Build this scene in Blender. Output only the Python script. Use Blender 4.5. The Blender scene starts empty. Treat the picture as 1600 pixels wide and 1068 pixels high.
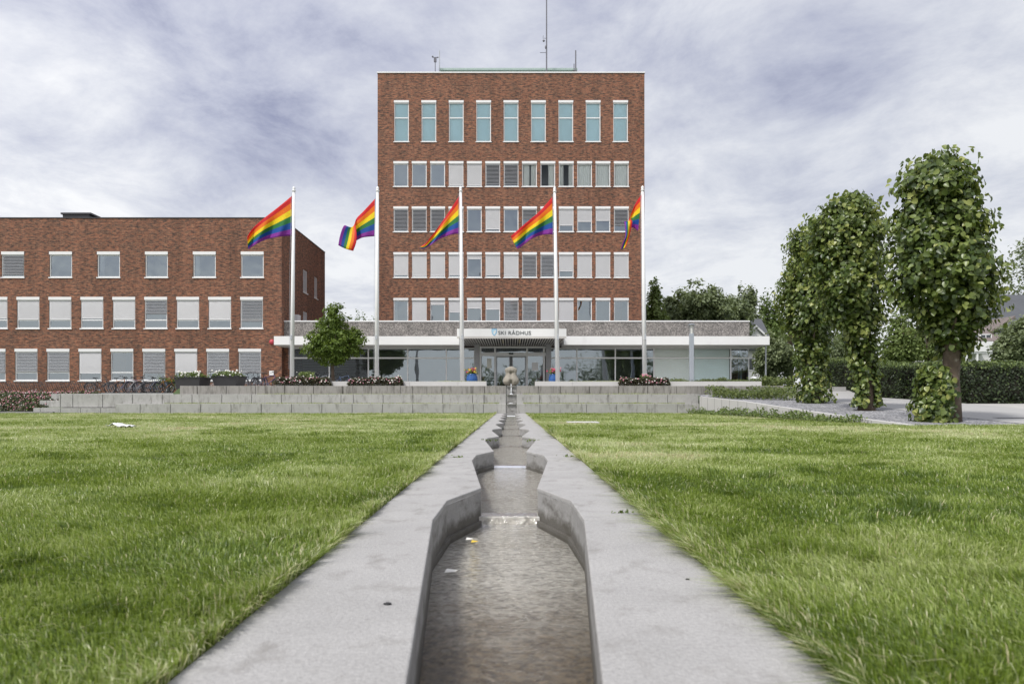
import bpy, math, random
import numpy as np
from mathutils import Vector, Matrix
R = math.radians
rng = np.random.default_rng(7)
random.seed(7)
scn = bpy.context.scene
col = scn.collection

# ------------------------------------------------------------------ camera
F = 1600 * 24 / 36.0            # focal length in photo pixels
EYE = 0.62
CX, HY = 799.0, 626.0
cd = bpy.data.cameras.new("camera")
cd.lens = 24; cd.sensor_width = 36
cd.shift_y = (HY - 534) / 1600; cd.shift_x = (800 - CX) / 1600
cd.clip_start = 0.05; cd.clip_end = 4000
cd.dof.use_dof = True; cd.dof.focus_distance = 32; cd.dof.aperture_fstop = 4.5
cam = bpy.data.objects.new("camera", cd); col.objects.link(cam)
cam.location = (0, 0, EYE); cam.rotation_euler = (R(90), 0, 0)
scn.camera = cam

def P(px, py, Y):
    return ((px - CX) * Y / F, Y, EYE + (HY - py) * Y / F)
def X(px, Y): return (px - CX) * Y / F
def Z(py, Y): return EYE + (HY - py) * Y / F

# ------------------------------------------------------------------ light
SUN_EL, SUN_AZ = 55, 225        # azimuth measured clockwise from +Y; behind the camera, left
scn.view_settings.view_transform = 'Standard'
scn.view_settings.look = 'None'
scn.view_settings.exposure = 0.0
scn.view_settings.gamma = 1.0
sd = Vector((math.sin(R(SUN_AZ)) * math.cos(R(SUN_EL)), math.cos(R(SUN_AZ)) * math.cos(R(SUN_EL)), math.sin(R(SUN_EL))))
sl = bpy.data.lights.new("sun", 'SUN'); sl.energy = 3.5; sl.angle = R(9); sl.color = (1, .97, .925)
so = bpy.data.objects.new("sun", sl); col.objects.link(so)
so.rotation_euler = sd.to_track_quat('Z', 'Y').to_euler()

world = bpy.data.worlds.new("World"); scn.world = world; world.use_nodes = True
nt = world.node_tree
for n in list(nt.nodes): nt.nodes.remove(n)
def N(tree, typ, **kw):
    n = tree.nodes.new(typ)
    for k, v in kw.items():
        if k.startswith('i_'):
            k = k[2:]
            key = int(k) if k.isdigit() else k.replace('_', ' ')
            n.inputs[key].default_value = v
        else: setattr(n, k, v)
    return n
def L(tree, a, b): tree.links.new(a, b)
def math_n(tree, op, a, b=None, c=None, clamp=False):
    n = tree.nodes.new('ShaderNodeMath'); n.operation = op; n.use_clamp = clamp
    for i, v in enumerate((a, b, c)):
        if v is None: continue
        if isinstance(v, (int, float)): n.inputs[i].default_value = v
        else: L(tree, v, n.inputs[i])
    return n.outputs[0]
def ramp_n(tree, fac, stops, interp='LINEAR'):
    n = tree.nodes.new('ShaderNodeValToRGB'); n.color_ramp.interpolation = interp
    e = n.color_ramp.elements
    while len(e) < len(stops): e.new(0.5)
    for i, (p, c) in enumerate(stops):
        e[i].position = p; e[i].color = (*c, 1) if len(c) == 3 else c
    L(tree, fac, n.inputs[0]); return n.outputs[0]
def mix_n(tree, fac, a, b, blend='MIX'):
    n = tree.nodes.new('ShaderNodeMix'); n.data_type = 'RGBA'; n.blend_type = blend
    for s, v in ((n.inputs[0], fac), (n.inputs[6], a), (n.inputs[7], b)):
        if isinstance(v, (int, float)): s.default_value = v
        elif isinstance(v, tuple): s.default_value = (*v, 1) if len(v) == 3 else v
        else: L(tree, v, s)
    return n.outputs[2]

def build_world():
    t = nt
    tc = N(t, 'ShaderNodeTexCoord')
    d = tc.outputs['Generated']
    sky = N(t, 'ShaderNodeTexSky', sky_type='NISHITA', sun_disc=False)
    sky.sun_elevation = R(SUN_EL); sky.sun_rotation = R(SUN_AZ)
    sky.air_density = 1.2; sky.dust_density = 2.0
    sep = N(t, 'ShaderNodeSeparateXYZ'); L(t, d, sep.inputs[0])
    x, y, z = sep.outputs
    zz = math_n(t, 'ADD', math_n(t, 'MAXIMUM', z, 0.0), 0.16)
    u = math_n(t, 'DIVIDE', x, zz); v = math_n(t, 'DIVIDE', y, zz)
    cm = N(t, 'ShaderNodeCombineXYZ'); L(t, u, cm.inputs[0]); L(t, v, cm.inputs[1])
    mp = N(t, 'ShaderNodeMapping'); L(t, cm.outputs[0], mp.inputs[0])
    mp.inputs['Rotation'].default_value = (0, 0, R(28)); mp.inputs['Scale'].default_value = (1.0, .85, 1)
    mp.inputs['Location'].default_value = (3.1, 1.7, 0)
    n1 = N(t, 'ShaderNodeTexNoise', i_Scale=2.3, i_Detail=12.0, i_Roughness=.65, i_Distortion=.3); L(t, mp.outputs[0], n1.inputs[0])
    n2 = N(t, 'ShaderNodeTexNoise', i_Scale=.62, i_Detail=4.0, i_Roughness=.5, i_Distortion=.3); L(t, mp.outputs[0], n2.inputs[0])
    cov = math_n(t, 'ADD', math_n(t, 'MULTIPLY', n1.outputs[0], .58), math_n(t, 'MULTIPLY', n2.outputs[0], .42))
    # direction-dependent cloud banks: brighter heap high on the left, dark streak high on the right
    def lobe(px, py, k):
        v = Vector(((px - CX) / F, 1, (HY - py) / F)).normalized()
        dp = N(t, 'ShaderNodeVectorMath', operation='DOT_PRODUCT'); L(t, d, dp.inputs[0]); dp.inputs[1].default_value = v
        nn = N(t, 'ShaderNodeVectorMath', operation='LENGTH'); L(t, d, nn.inputs[0])
        c = math_n(t, 'DIVIDE', dp.outputs['Value'], nn.outputs['Value'])
        return math_n(t, 'POWER', math_n(t, 'MAXIMUM', c, 0.0), k)
    cov = math_n(t, 'ADD', cov, math_n(t, 'MULTIPLY', lobe(40, 90, 60), .13))
    cov = math_n(t, 'ADD', cov, math_n(t, 'MULTIPLY', lobe(1560, 260, 30), .07))
    cov = math_n(t, 'SUBTRACT', cov, math_n(t, 'MULTIPLY', lobe(1320, 60, 140), .12))
    cov = math_n(t, 'SUBTRACT', cov, math_n(t, 'MULTIPLY', lobe(330, 50, 90), .09))
    cov = math_n(t, 'ADD', cov, math_n(t, 'MULTIPLY', math_n(t, 'POWER', math_n(t, 'SUBTRACT', 1.0, math_n(t, 'MAXIMUM', z, 0.0)), 4.5), .27))
    cloud = ramp_n(t, cov, [(.36, (.29, .315, .46)), (.45, (.48, .51, .64)), (.55, (.67, .70, .79)), (.67, (.90, .92, .96))])
    skyc = mix_n(t, 1.0, sky.outputs[0], (.1, .1, .1), 'MULTIPLY')
    vis = mix_n(t, .9, skyc, cloud)
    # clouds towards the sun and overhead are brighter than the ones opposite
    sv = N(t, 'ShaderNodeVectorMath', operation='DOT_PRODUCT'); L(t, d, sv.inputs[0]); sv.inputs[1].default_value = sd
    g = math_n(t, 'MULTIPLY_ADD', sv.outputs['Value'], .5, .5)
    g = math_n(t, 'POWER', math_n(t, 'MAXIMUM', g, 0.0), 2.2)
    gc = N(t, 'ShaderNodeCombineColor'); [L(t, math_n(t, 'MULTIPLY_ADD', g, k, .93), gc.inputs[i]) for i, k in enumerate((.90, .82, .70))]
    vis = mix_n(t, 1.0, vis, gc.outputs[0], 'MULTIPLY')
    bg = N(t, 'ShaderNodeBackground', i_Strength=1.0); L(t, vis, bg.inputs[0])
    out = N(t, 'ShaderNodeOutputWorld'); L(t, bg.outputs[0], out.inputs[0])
build_world()

# ------------------------------------------------------------------ materials
MATS = {}
def newmat(name):
    m = bpy.data.materials.new(name); m.use_nodes = True
    t = m.node_tree
    return m, t, t.nodes['Principled BSDF']
def coords(t, kind='world'):
    if kind == 'world': return N(t, 'ShaderNodeNewGeometry').outputs['Position']
    return N(t, 'ShaderNodeTexCoord').outputs['Object']
def M(name, base, rough=.6, var=.12, vs=3.0, fine=.0, fs=60.0, bump=0.0, bs=80.0, metal=0.0, spec=.5, kind='world', stains=None):
    if name in MATS: return MATS[name]
    m, t, b = newmat(name)
    b.inputs['Roughness'].default_value = rough; b.inputs['Metallic'].default_value = metal
    b.inputs['Specular IOR Level'].default_value = spec
    c = coords(t, kind)
    n = N(t, 'ShaderNodeTexNoise', i_Scale=vs, i_Detail=6.0, i_Roughness=.6); L(t, c, n.inputs[0])
    f = math_n(t, 'MULTIPLY_ADD', n.outputs[0], 2.4 * var, 1 - 1.2 * var)
    if fine:
        n2 = N(t, 'ShaderNodeTexNoise', i_Scale=fs, i_Detail=3.0, i_Roughness=.7); L(t, c, n2.inputs[0])
        f = math_n(t, 'MULTIPLY', f, math_n(t, 'MULTIPLY_ADD', n2.outputs[0], 2.4 * fine, 1 - 1.2 * fine))
    vm = N(t, 'ShaderNodeVectorMath', operation='SCALE'); vm.inputs[0].default_value = base; L(t, f, vm.inputs['Scale'])
    cc = vm.outputs[0]
    if stains:
        scol, ssc, lo, hi, amt = stains
        mp = N(t, 'ShaderNodeMapping'); L(t, c, mp.inputs[0]); mp.inputs['Scale'].default_value = ssc
        n3 = N(t, 'ShaderNodeTexNoise', i_Scale=1.0, i_Detail=7.0, i_Roughness=.65); L(t, mp.outputs[0], n3.inputs[0])
        sf = ramp_n(t, n3.outputs[0], [(lo, (0, 0, 0)), (hi, (amt, amt, amt))])
        cc = mix_n(t, sf, cc, scol)
    L(t, cc, b.inputs['Base Color'])
    if bump:
        n4 = N(t, 'ShaderNodeTexNoise', i_Scale=bs, i_Detail=4.0, i_Roughness=.6); L(t, c, n4.inputs[0])
        bp = N(t, 'ShaderNodeBump', i_Strength=bump, i_Distance=.01); L(t, n4.outputs[0], bp.inputs['Height'])
        L(t, bp.outputs[0], b.inputs['Normal'])
    MATS[name] = m; return m

def brick_mat():
    m, t, b = newmat('brick')
    p = coords(t); s = N(t, 'ShaderNodeSeparateXYZ'); L(t, p, s.inputs[0])
    h = math_n(t, 'ADD', s.outputs[0], s.outputs[1])
    cm = N(t, 'ShaderNodeCombineXYZ'); L(t, h, cm.inputs[0]); L(t, s.outputs[2], cm.inputs[1])
    br = N(t, 'ShaderNodeTexBrick', offset=.5, squash=1.0)
    L(t, cm.outputs[0], br.inputs[0])
    br.inputs['Scale'].default_value = 1.0; br.inputs['Brick Width'].default_value = .25
    br.inputs['Row Height'].default_value = .08; br.inputs['Mortar Size'].default_value = .009
    br.inputs['Mortar Smooth'].default_value = .1; br.inputs['Bias'].default_value = -.1
    br.inputs['Color1'].default_value = (.265, .095, .048, 1); br.inputs['Color2'].default_value = (.10, .046, .028, 1)
    br.inputs['Mortar'].default_value = (.17, .125, .092, 1)
    # per-brick tint from a second, coarser sample
    mp = N(t, 'ShaderNodeMapping'); L(t, cm.outputs[0], mp.inputs[0]); mp.inputs['Scale'].default_value = (3.2, 10, 1)
    wn = N(t, 'ShaderNodeTexNoise', i_Scale=1.0, i_Detail=2.0, i_Roughness=.8); L(t, mp.outputs[0], wn.inputs[0])
    c = mix_n(t, ramp_n(t, wn.outputs[0], [(.52, (0, 0, 0)), (.62, (.82, .82, .82))]), br.outputs[0], (.032, .022, .02))
    c = mix_n(t, ramp_n(t, wn.outputs[0], [(.34, (.7, .7, .7)), (.44, (0, 0, 0))]), c, (.36, .18, .10))
    n = N(t, 'ShaderNodeTexNoise', i_Scale=.35, i_Detail=6.0, i_Roughness=.65); L(t, p, n.inputs[0])
    v = math_n(t, 'MULTIPLY_ADD', n.outputs[0], .55, .78)
    mp2 = N(t, 'ShaderNodeMapping'); L(t, cm.outputs[0], mp2.inputs[0]); mp2.inputs['Scale'].default_value = (1.3, .16, 1)
    ns = N(t, 'ShaderNodeTexNoise', i_Scale=1.0, i_Detail=6.0, i_Roughness=.7); L(t, mp2.outputs[0], ns.inputs[0])
    v = math_n(t, 'MULTIPLY', v, ramp_n(t, ns.outputs[0], [(.42, (1.08, 1.08, 1.08)), (.68, (.72, .72, .72))]))
    vm = N(t, 'ShaderNodeVectorMath', operation='SCALE'); L(t, c, vm.inputs[0]); L(t, v, vm.inputs['Scale'])
    L(t, vm.outputs[0], b.inputs['Base Color']); b.inputs['Roughness'].default_value = .85
    bp = N(t, 'ShaderNodeBump', i_Strength=.5, i_Distance=.01); L(t, br.outputs['Fac'], bp.inputs['Height']); bp.invert = True
    L(t, bp.outputs[0], b.inputs['Normal'])
    return m
BRICK = brick_mat()

def glass_mat(name, tint=(.82, .88, .88), ior=2.0, rough=.02, wob=.04, wsc=.9):
    m, t, b = newmat(name); t.nodes.remove(b)
    tr = N(t, 'ShaderNodeBsdfTransparent'); tr.inputs[0].default_value = (*tint, 1)
    gl = N(t, 'ShaderNodeBsdfGlossy'); gl.inputs['Roughness'].default_value = rough; gl.inputs[0].default_value = (.80, .91, 1, 1)
    n = N(t, 'ShaderNodeTexNoise', i_Scale=wsc, i_Detail=1.0); L(t, coords(t), n.inputs[0])
    bp = N(t, 'ShaderNodeBump', i_Strength=wob, i_Distance=.3); L(t, n.outputs[0], bp.inputs['Height']); L(t, bp.outputs[0], gl.inputs['Normal'])
    fr = N(t, 'ShaderNodeFresnel'); fr.inputs[0].default_value = ior
    mx = N(t, 'ShaderNodeMixShader'); L(t, fr.outputs[0], mx.inputs[0]); L(t, tr.outputs[0], mx.inputs[1]); L(t, gl.outputs[0], mx.inputs[2])
    L(t, mx.outputs[0], t.nodes['Material Output'].inputs[0]); return m
GLASS = glass_mat('window_glass', (.88, .93, .94), 3.1)
GLASS_CLEAR = glass_mat('clear_window_glass', (.96, .98, .97), 1.4)
GLASS_TEAL = glass_mat('teal_window_glass', (.93, .99, .99), 1.5)

def water_mat():
    m, t, b = newmat('water'); t.nodes.remove(b)
    tr = N(t, 'ShaderNodeBsdfTransparent'); tr.inputs[0].default_value = (.88, .87, .83, 1)
    gl = N(t, 'ShaderNodeBsdfGlossy'); gl.inputs['Roughness'].default_value = .05; gl.inputs[0].default_value = (1, 1, 1, 1)
    mp = N(t, 'ShaderNodeMapping'); L(t, coords(t), mp.inputs[0]); mp.inputs['Scale'].default_value = (16, 13, 1)
    n = N(t, 'ShaderNodeTexNoise', i_Scale=1.0, i_Detail=7.0, i_Roughness=.66, i_Distortion=1.2); L(t, mp.outputs[0], n.inputs[0])
    bp = N(t, 'ShaderNodeBump', i_Strength=.40, i_Distance=.03); L(t, n.outputs[0], bp.inputs['Height']); L(t, bp.outputs[0], gl.inputs['Normal'])
    fr = N(t, 'ShaderNodeFresnel'); fr.inputs[0].default_value = 1.5; L(t, bp.outputs[0], fr.inputs['Normal'])
    mx = N(t, 'ShaderNodeMixShader'); L(t, fr.outputs[0], mx.inputs[0]); L(t, tr.outputs[0], mx.inputs[1]); L(t, gl.outputs[0], mx.inputs[2])
    L(t, mx.outputs[0], t.nodes['Material Output'].inputs[0]); return m
WATER = water_mat()

def leaf_mat(name, stops, transl=.3, rough=.5, spec=.35):
    m, t, b = newmat(name)
    a = N(t, 'ShaderNodeAttribute', attribute_name='var')
    c = ramp_n(t, a.outputs['Fac'], stops)
    L(t, c, b.inputs['Base Color']); b.inputs['Roughness'].default_value = rough; b.inputs['Specular IOR Level'].default_value = spec
    tl = N(t, 'ShaderNodeBsdfTranslucent'); L(t, mix_n(t, .35, c, (.30, .36, .05)), tl.inputs[0])
    mx = N(t, 'ShaderNodeMixShader'); mx.inputs[0].default_value = transl
    L(t, b.outputs[0], mx.inputs[1]); L(t, tl.outputs[0], mx.inputs[2]); L(t, mx.outputs[0], t.nodes['Material Output'].inputs[0])
    return m

WHITE = M('white_paint', (.78, .78, .77), .4, .05, 1.2, stains=((.45, .43, .40), (.8, .8, .25), .60, .8, .35))
FRAME = M('white_frame', (.76, .76, .76), .4, .04)
POLEW = M('pole_white', (.80, .80, .80), .3, .05, 2)
BLIND = M('blind_slats', (.56, .56, .57), .45, .06, .8)
BLINDD = M('dark_blind_slats', (.30, .305, .32), .45, .06, .8)
CURTAIN = M('curtain_cloth', (.86, .86, .84), .9, .06)
ROOM = M('interior', (.36, .365, .38), .9, .5, .22)
CONC = M('wall_concrete', (.37, .365, .35), .85, .22, 1.6, .2, 30, .4, 60, stains=((.13, .125, .105), (5.5, 2.2, 1.6), .52, .74, .8))
CONCD = M('weathered_concrete', (.27, .258, .238), .88, .25, 1.6, .2, 30, .4, 60, stains=((.09, .082, .07), (7, 2.2, 1.1), .48, .68, .85))
PATHC = M('path_concrete', (.345, .338, .328), .85, .2, 2.2, .34, 75, .5, 120, stains=((.22, .21, .195), (7, 5, 7), .53, .70, .75))
CHANC = M('channel_concrete', (.27, .265, .255), .8, .28, 4, .22, 60, .4, 90, stains=((.06, .052, .04), (4, 4, 9), .50, .70, .8))  # base darkened: holds the shade on the channel sides
LEDGE = M('ledge_concrete', (.52, .51, .495), .8, .08, .8, .05, 40)
PLAZA = M('plaza_paving', (.36, .355, .345), .85, .15, .7, .1, 20)
ROADC = M('road_concrete', (.35, .345, .335), .85, .10, .5, .12, 25, .2, 60)
METAL = M('grey_metal', (.38, .40, .43), .35, .06, 2, metal=.6)
GREYP = M('grey_paint', (.42, .44, .47), .45, .06, 2)
DARKM = M('dark_metal', (.035, .035, .04), .45, .1, 5)
BLACK = M('black_rubber', (.02, .02, .022), .7, .1, 5)
STONE = M('sculpture_stone', (.27, .245, .205), .75, .25, 7, .15, 60, .4, 60, stains=((.14, .12, .09), (7, 7, 4), .56, .75, .7))
BARK = M('bark', (.10, .075, .055), .9, .4, 9, .25, 40, .8, 40, stains=((.36, .35, .30), (9, 9, 5), .62, .72, .6))
SOIL = M('soil', (.06, .045, .035), .95, .3, 6, .3, 60, .6, 40)

def pebble_mat(name, c1, c2, c3, sc, bump=.5):
    m, t, b = newmat(name); p = coords(t)
    v = N(t, 'ShaderNodeTexVoronoi', i_Scale=sc); L(t, p, v.inputs[0])
    sp = N(t, 'ShaderNodeSeparateColor'); L(t, v.outputs['Color'], sp.inputs[0])
    n = N(t, 'ShaderNodeTexNoise', i_Scale=1.2, i_Detail=5.0); L(t, p, n.inputs[0])
    f = math_n(t, 'ADD', math_n(t, 'MULTIPLY', sp.outputs[0], .75), math_n(t, 'MULTIPLY_ADD', n.outputs[0], .6, -.18))
    c = ramp_n(t, f, [(.12, c1), (.5, c2), (.9, c3)])
    L(t, c, b.inputs['Base Color']); b.inputs['Roughness'].default_value = .85
    bp = N(t, 'ShaderNodeBump', i_Strength=bump, i_Distance=.02); L(t, v.outputs['Distance'], bp.inputs['Height']); bp.invert = True
    L(t, bp.outputs[0], b.inputs['Normal']); return m
AGG = pebble_mat('exposed_aggregate', (.09, .085, .08), (.17, .157, .147), (.33, .305, .285), 20)
GRAVEL = pebble_mat('gravel', (.08, .08, .088), (.22, .22, .23), (.46, .46, .47), 22, .9)
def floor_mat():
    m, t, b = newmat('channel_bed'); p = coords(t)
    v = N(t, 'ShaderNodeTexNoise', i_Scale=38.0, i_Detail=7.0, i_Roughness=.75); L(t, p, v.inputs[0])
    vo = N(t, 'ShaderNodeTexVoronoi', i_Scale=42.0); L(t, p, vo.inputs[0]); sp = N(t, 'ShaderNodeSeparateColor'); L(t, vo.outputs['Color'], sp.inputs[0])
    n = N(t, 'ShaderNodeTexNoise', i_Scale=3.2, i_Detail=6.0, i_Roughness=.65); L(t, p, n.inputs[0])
    c = ramp_n(t, math_n(t, 'ADD', math_n(t, 'MULTIPLY', v.outputs[0], .7), math_n(t, 'MULTIPLY', sp.outputs[0], .3)), [(.30, (.26, .255, .245)), (.48, (.52, .51, .49)), (.66, (.74, .73, .71))])  # pale tones stand in for sky reflected on the water
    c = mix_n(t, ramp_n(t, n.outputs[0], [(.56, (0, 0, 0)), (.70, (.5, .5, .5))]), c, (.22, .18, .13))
    # browner and darker towards the narrow lower end of the nearest basin
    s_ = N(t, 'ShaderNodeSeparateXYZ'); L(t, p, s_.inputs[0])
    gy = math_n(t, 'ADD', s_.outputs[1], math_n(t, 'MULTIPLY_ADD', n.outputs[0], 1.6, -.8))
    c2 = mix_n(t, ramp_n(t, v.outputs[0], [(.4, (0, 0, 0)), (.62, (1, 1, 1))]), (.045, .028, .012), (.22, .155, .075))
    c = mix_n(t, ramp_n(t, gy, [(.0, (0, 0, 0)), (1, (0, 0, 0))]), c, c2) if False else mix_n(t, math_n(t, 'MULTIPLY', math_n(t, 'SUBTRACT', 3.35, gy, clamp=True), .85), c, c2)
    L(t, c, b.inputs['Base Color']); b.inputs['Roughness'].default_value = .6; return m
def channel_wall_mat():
    m = CHANC.copy(); m.name = 'shaded_channel_concrete'; t = m.node_tree; b = t.nodes['Principled BSDF']
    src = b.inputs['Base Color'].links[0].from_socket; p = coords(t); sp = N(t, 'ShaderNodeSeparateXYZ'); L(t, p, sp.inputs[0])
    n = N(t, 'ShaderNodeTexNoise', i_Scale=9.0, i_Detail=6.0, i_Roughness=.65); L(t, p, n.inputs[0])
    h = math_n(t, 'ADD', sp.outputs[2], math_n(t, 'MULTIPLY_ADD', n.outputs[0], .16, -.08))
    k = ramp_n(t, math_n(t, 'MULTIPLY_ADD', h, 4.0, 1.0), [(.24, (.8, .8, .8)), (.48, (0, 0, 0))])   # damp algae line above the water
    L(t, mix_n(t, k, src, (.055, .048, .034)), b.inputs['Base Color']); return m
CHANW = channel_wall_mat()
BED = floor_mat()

# ------------------------------------------------------------------ mesh helpers
class MB:
    def __init__(s): s.v = []; s.f = []
    def add(s, vs, fs):
        o = len(s.v); s.v += [tuple(p) for p in vs]; s.f += [tuple(i + o for i in f) for f in fs]; return s
    def box(s, x0, x1, y0, y1, z0, z1):
        return s.add([(x0,y0,z0),(x1,y0,z0),(x1,y1,z0),(x0,y1,z0),(x0,y0,z1),(x1,y0,z1),(x1,y1,z1),(x0,y1,z1)],
                     [(0,3,2,1),(4,5,6,7),(0,1,5,4),(1,2,6,5),(2,3,7,6),(3,0,4,7)])
    def prism(s, poly, z0, z1):
        n = len(poly)
        zz0 = z0 if callable(z0) else (lambda x, y: z0); zz1 = z1 if callable(z1) else (lambda x, y: z1)
        vs = [(x, y, zz0(x, y)) for x, y in poly] + [(x, y, zz1(x, y)) for x, y in poly]
        return s.add(vs, [tuple(range(n))[::-1], tuple(range(n, 2*n))] + [(i, (i+1) % n, n + (i+1) % n, n + i) for i in range(n)])
    def extr(s, poly, axis, a0, a1):
        # poly in the two other axes; axis 'x': (y,z), axis 'y': (x,z)
        n = len(poly)
        mk = (lambda p, a: (a, p[0], p[1])) if axis == 'x' else (lambda p, a: (p[0], a, p[1]))
        return s.add([mk(p, a0) for p in poly] + [mk(p, a1) for p in poly],
                     [tuple(range(n))[::-1], tuple(range(n, 2*n))] + [(i, (i+1) % n, n + (i+1) % n, n + i) for i in range(n)])
    def tube(s, pts, r, n=8, cap=True):
        pts = [Vector(p) for p in pts]; rs = r if isinstance(r, (list, tuple)) else [r] * len(pts)
        o = len(s.v); ref = None
        for i, p in enumerate(pts):
            d = (pts[min(i+1, len(pts)-1)] - pts[max(i-1, 0)]).normalized()
            if ref is None: ref = Vector((1, 0, 0)) if abs(d.x) < .9 else Vector((0, 1, 0))
            a = d.cross(ref).normalized(); b = d.cross(a).normalized(); ref = a.cross(d).normalized()
            for k in range(n):
                t = 2*math.pi*k/n; q = p + (a*math.cos(t) + b*math.sin(t)) * rs[i]; s.v.append(tuple(q))
        for i in range(len(pts)-1):
            for k in range(n):
                s.f.append((o+i*n+k, o+i*n+(k+1) % n, o+(i+1)*n+(k+1) % n, o+(i+1)*n+k))
        if cap:
            s.f.append(tuple(o+k for k in range(n))[::-1]); s.f.append(tuple(o+(len(pts)-1)*n+k for k in range(n)))
        return s
    def lathe(s, prof, c=(0,0,0), n=20):
        o = len(s.v)
        for r, z in prof:
            for k in range(n):
                t = 2*math.pi*k/n; s.v.append((c[0]+r*math.cos(t), c[1]+r*math.sin(t), c[2]+z))
        for i in range(len(prof)-1):
            for k in range(n): s.f.append((o+i*n+k, o+i*n+(k+1) % n, o+(i+1)*n+(k+1) % n, o+(i+1)*n+k))
        s.f.append(tuple(o+k for k in range(n))[::-1]); s.f.append(tuple(o+(len(prof)-1)*n+k for k in range(n)))
        return s
    def torus(s, c, Rr, r, axis='y', n=24, m=6):
        o = len(s.v)
        for i in range(n):
            a = 2*math.pi*i/n
            for k in range(m):
                b = 2*math.pi*k/m; q = Rr + r*math.cos(b); w = r*math.sin(b)
                s.v.append((c[0]+q*math.cos(a), c[1]+w, c[2]+q*math.sin(a)) if axis == 'y' else (c[0]+q*math.cos(a), c[1]+q*math.sin(a), c[2]+w))
        for i in range(n):
            for k in range(m):
                s.f.append((o+i*m+k, o+((i+1) % n)*m+k, o+((i+1) % n)*m+(k+1) % m, o+i*m+(k+1) % m))
        return s
    def ball(s, c, r, n=12, m=8, sq=(1,1,1)):
        return s.lathe2(c, r, n, m, sq)
    def lathe2(s, c, r, n, m, sq):
        o = len(s.v)
        s.v.append((c[0], c[1], c[2]-r*sq[2]))
        for i in range(1, m):
            a = -math.pi/2 + math.pi*i/m
            for k in range(n):
                t = 2*math.pi*k/n; s.v.append((c[0]+r*sq[0]*math.cos(a)*math.cos(t), c[1]+r*sq[1]*math.cos(a)*math.sin(t), c[2]+r*sq[2]*math.sin(a)))
        s.v.append((c[0], c[1], c[2]+r*sq[2])); top = len(s.v)-1
        for k in range(n):
            s.f.append((o, o+1+(k+1) % n, o+1+k)); s.f.append((top, top-n+k, top-n+(k+1) % n))
        for i in range(m-2):
            for k in range(n): s.f.append((o+1+i*n+k, o+1+i*n+(k+1) % n, o+1+(i+1)*n+(k+1) % n, o+1+(i+1)*n+k))
        return s
    def mesh(s, name, mat, smooth=False):
        me = bpy.data.meshes.new(name); me.from_pydata(s.v, [], s.f); me.update()
        if mat: me.materials.append(mat)
        if smooth:
            for p in me.polygons: p.use_smooth = True
        return me
    def build(s, name, mat, parent=None, smooth=False, origin=None):
        """world-coordinate vertices; a parent's (unrotated) place is taken off"""
        if parent is not None: off = wloc(parent)
        elif origin is not None: off = Vector(origin)
        else:
            a = np.array(s.v); off = Vector(((a[:,0].min()+a[:,0].max())/2, (a[:,1].min()+a[:,1].max())/2, a[:,2].min()))
        s.v = [(x-off.x, y-off.y, z-off.z) for x, y, z in s.v]
        o = bpy.data.objects.new(name, s.mesh(name, mat, smooth)); col.objects.link(o)
        if parent is not None: o.parent = parent
        else: o.location = off
        return o
def wloc(o):
    v = Vector((0, 0, 0))
    while o is not None: v += o.location; o = o.parent
    return v
def tag(o, label, cat, group=None, kind=None):
    o['label'] = label; o['category'] = cat
    if group: o['group'] = group
    if kind: o['kind'] = kind
    return o
def empty(name, loc, label=None, cat=None, group=None):
    o = bpy.data.objects.new(name, None); col.objects.link(o); o.location = loc; o.empty_display_size = .2
    if label: tag(o, label, cat, group)
    return o
def struct(o): o['kind'] = 'structure'; return o
def obj(name, me, parent, loc=(0,0,0), rot=0):
    o = bpy.data.objects.new(name, me); col.objects.link(o); o.parent = parent; o.location = loc; o.rotation_euler = (0,0,rot); return o
def copy_tree(o, parent=None):
    c = o.copy(); col.objects.link(c); c.parent = parent
    for ch in list(o.children): copy_tree(ch, c)
    return c
def np_mesh(name, V, faces_flat, sizes, mat, var=None, smooth=False):
    me = bpy.data.meshes.new(name)
    nf = len(sizes)
    me.vertices.add(len(V)); me.vertices.foreach_set('co', V.astype(np.float32).ravel())
    me.loops.add(len(faces_flat)); me.loops.foreach_set('vertex_index', faces_flat.astype(np.int32))
    me.polygons.add(nf); st = np.concatenate(([0], np.cumsum(sizes)[:-1])).astype(np.int32)
    me.polygons.foreach_set('loop_start', st)
    me.update(calc_edges=True)
    if var is not None:
        a = me.attributes.new('var', 'FLOAT', 'FACE'); a.data.foreach_set('value', var.astype(np.float32))
    if smooth: me.polygons.foreach_set('use_smooth', np.ones(nf, dtype=bool))
    me.materials.append(mat); me.validate(); return me
def vnoise(x, y, s, seed=0):
    """smooth value noise, 0..1"""
    g = np.random.default_rng(seed).random((64, 64))
    u = x / s; v = y / s; i = np.floor(u).astype(int); j = np.floor(v).astype(int); fu = u - i; fv = v - j
    fu = fu*fu*(3-2*fu); fv = fv*fv*(3-2*fv)
    G = lambda a, b: g[a % 64, b % 64]
    return (G(i,j)*(1-fu)+G(i+1,j)*fu)*(1-fv) + (G(i,j+1)*(1-fu)+G(i+1,j+1)*fu)*fv

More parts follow.
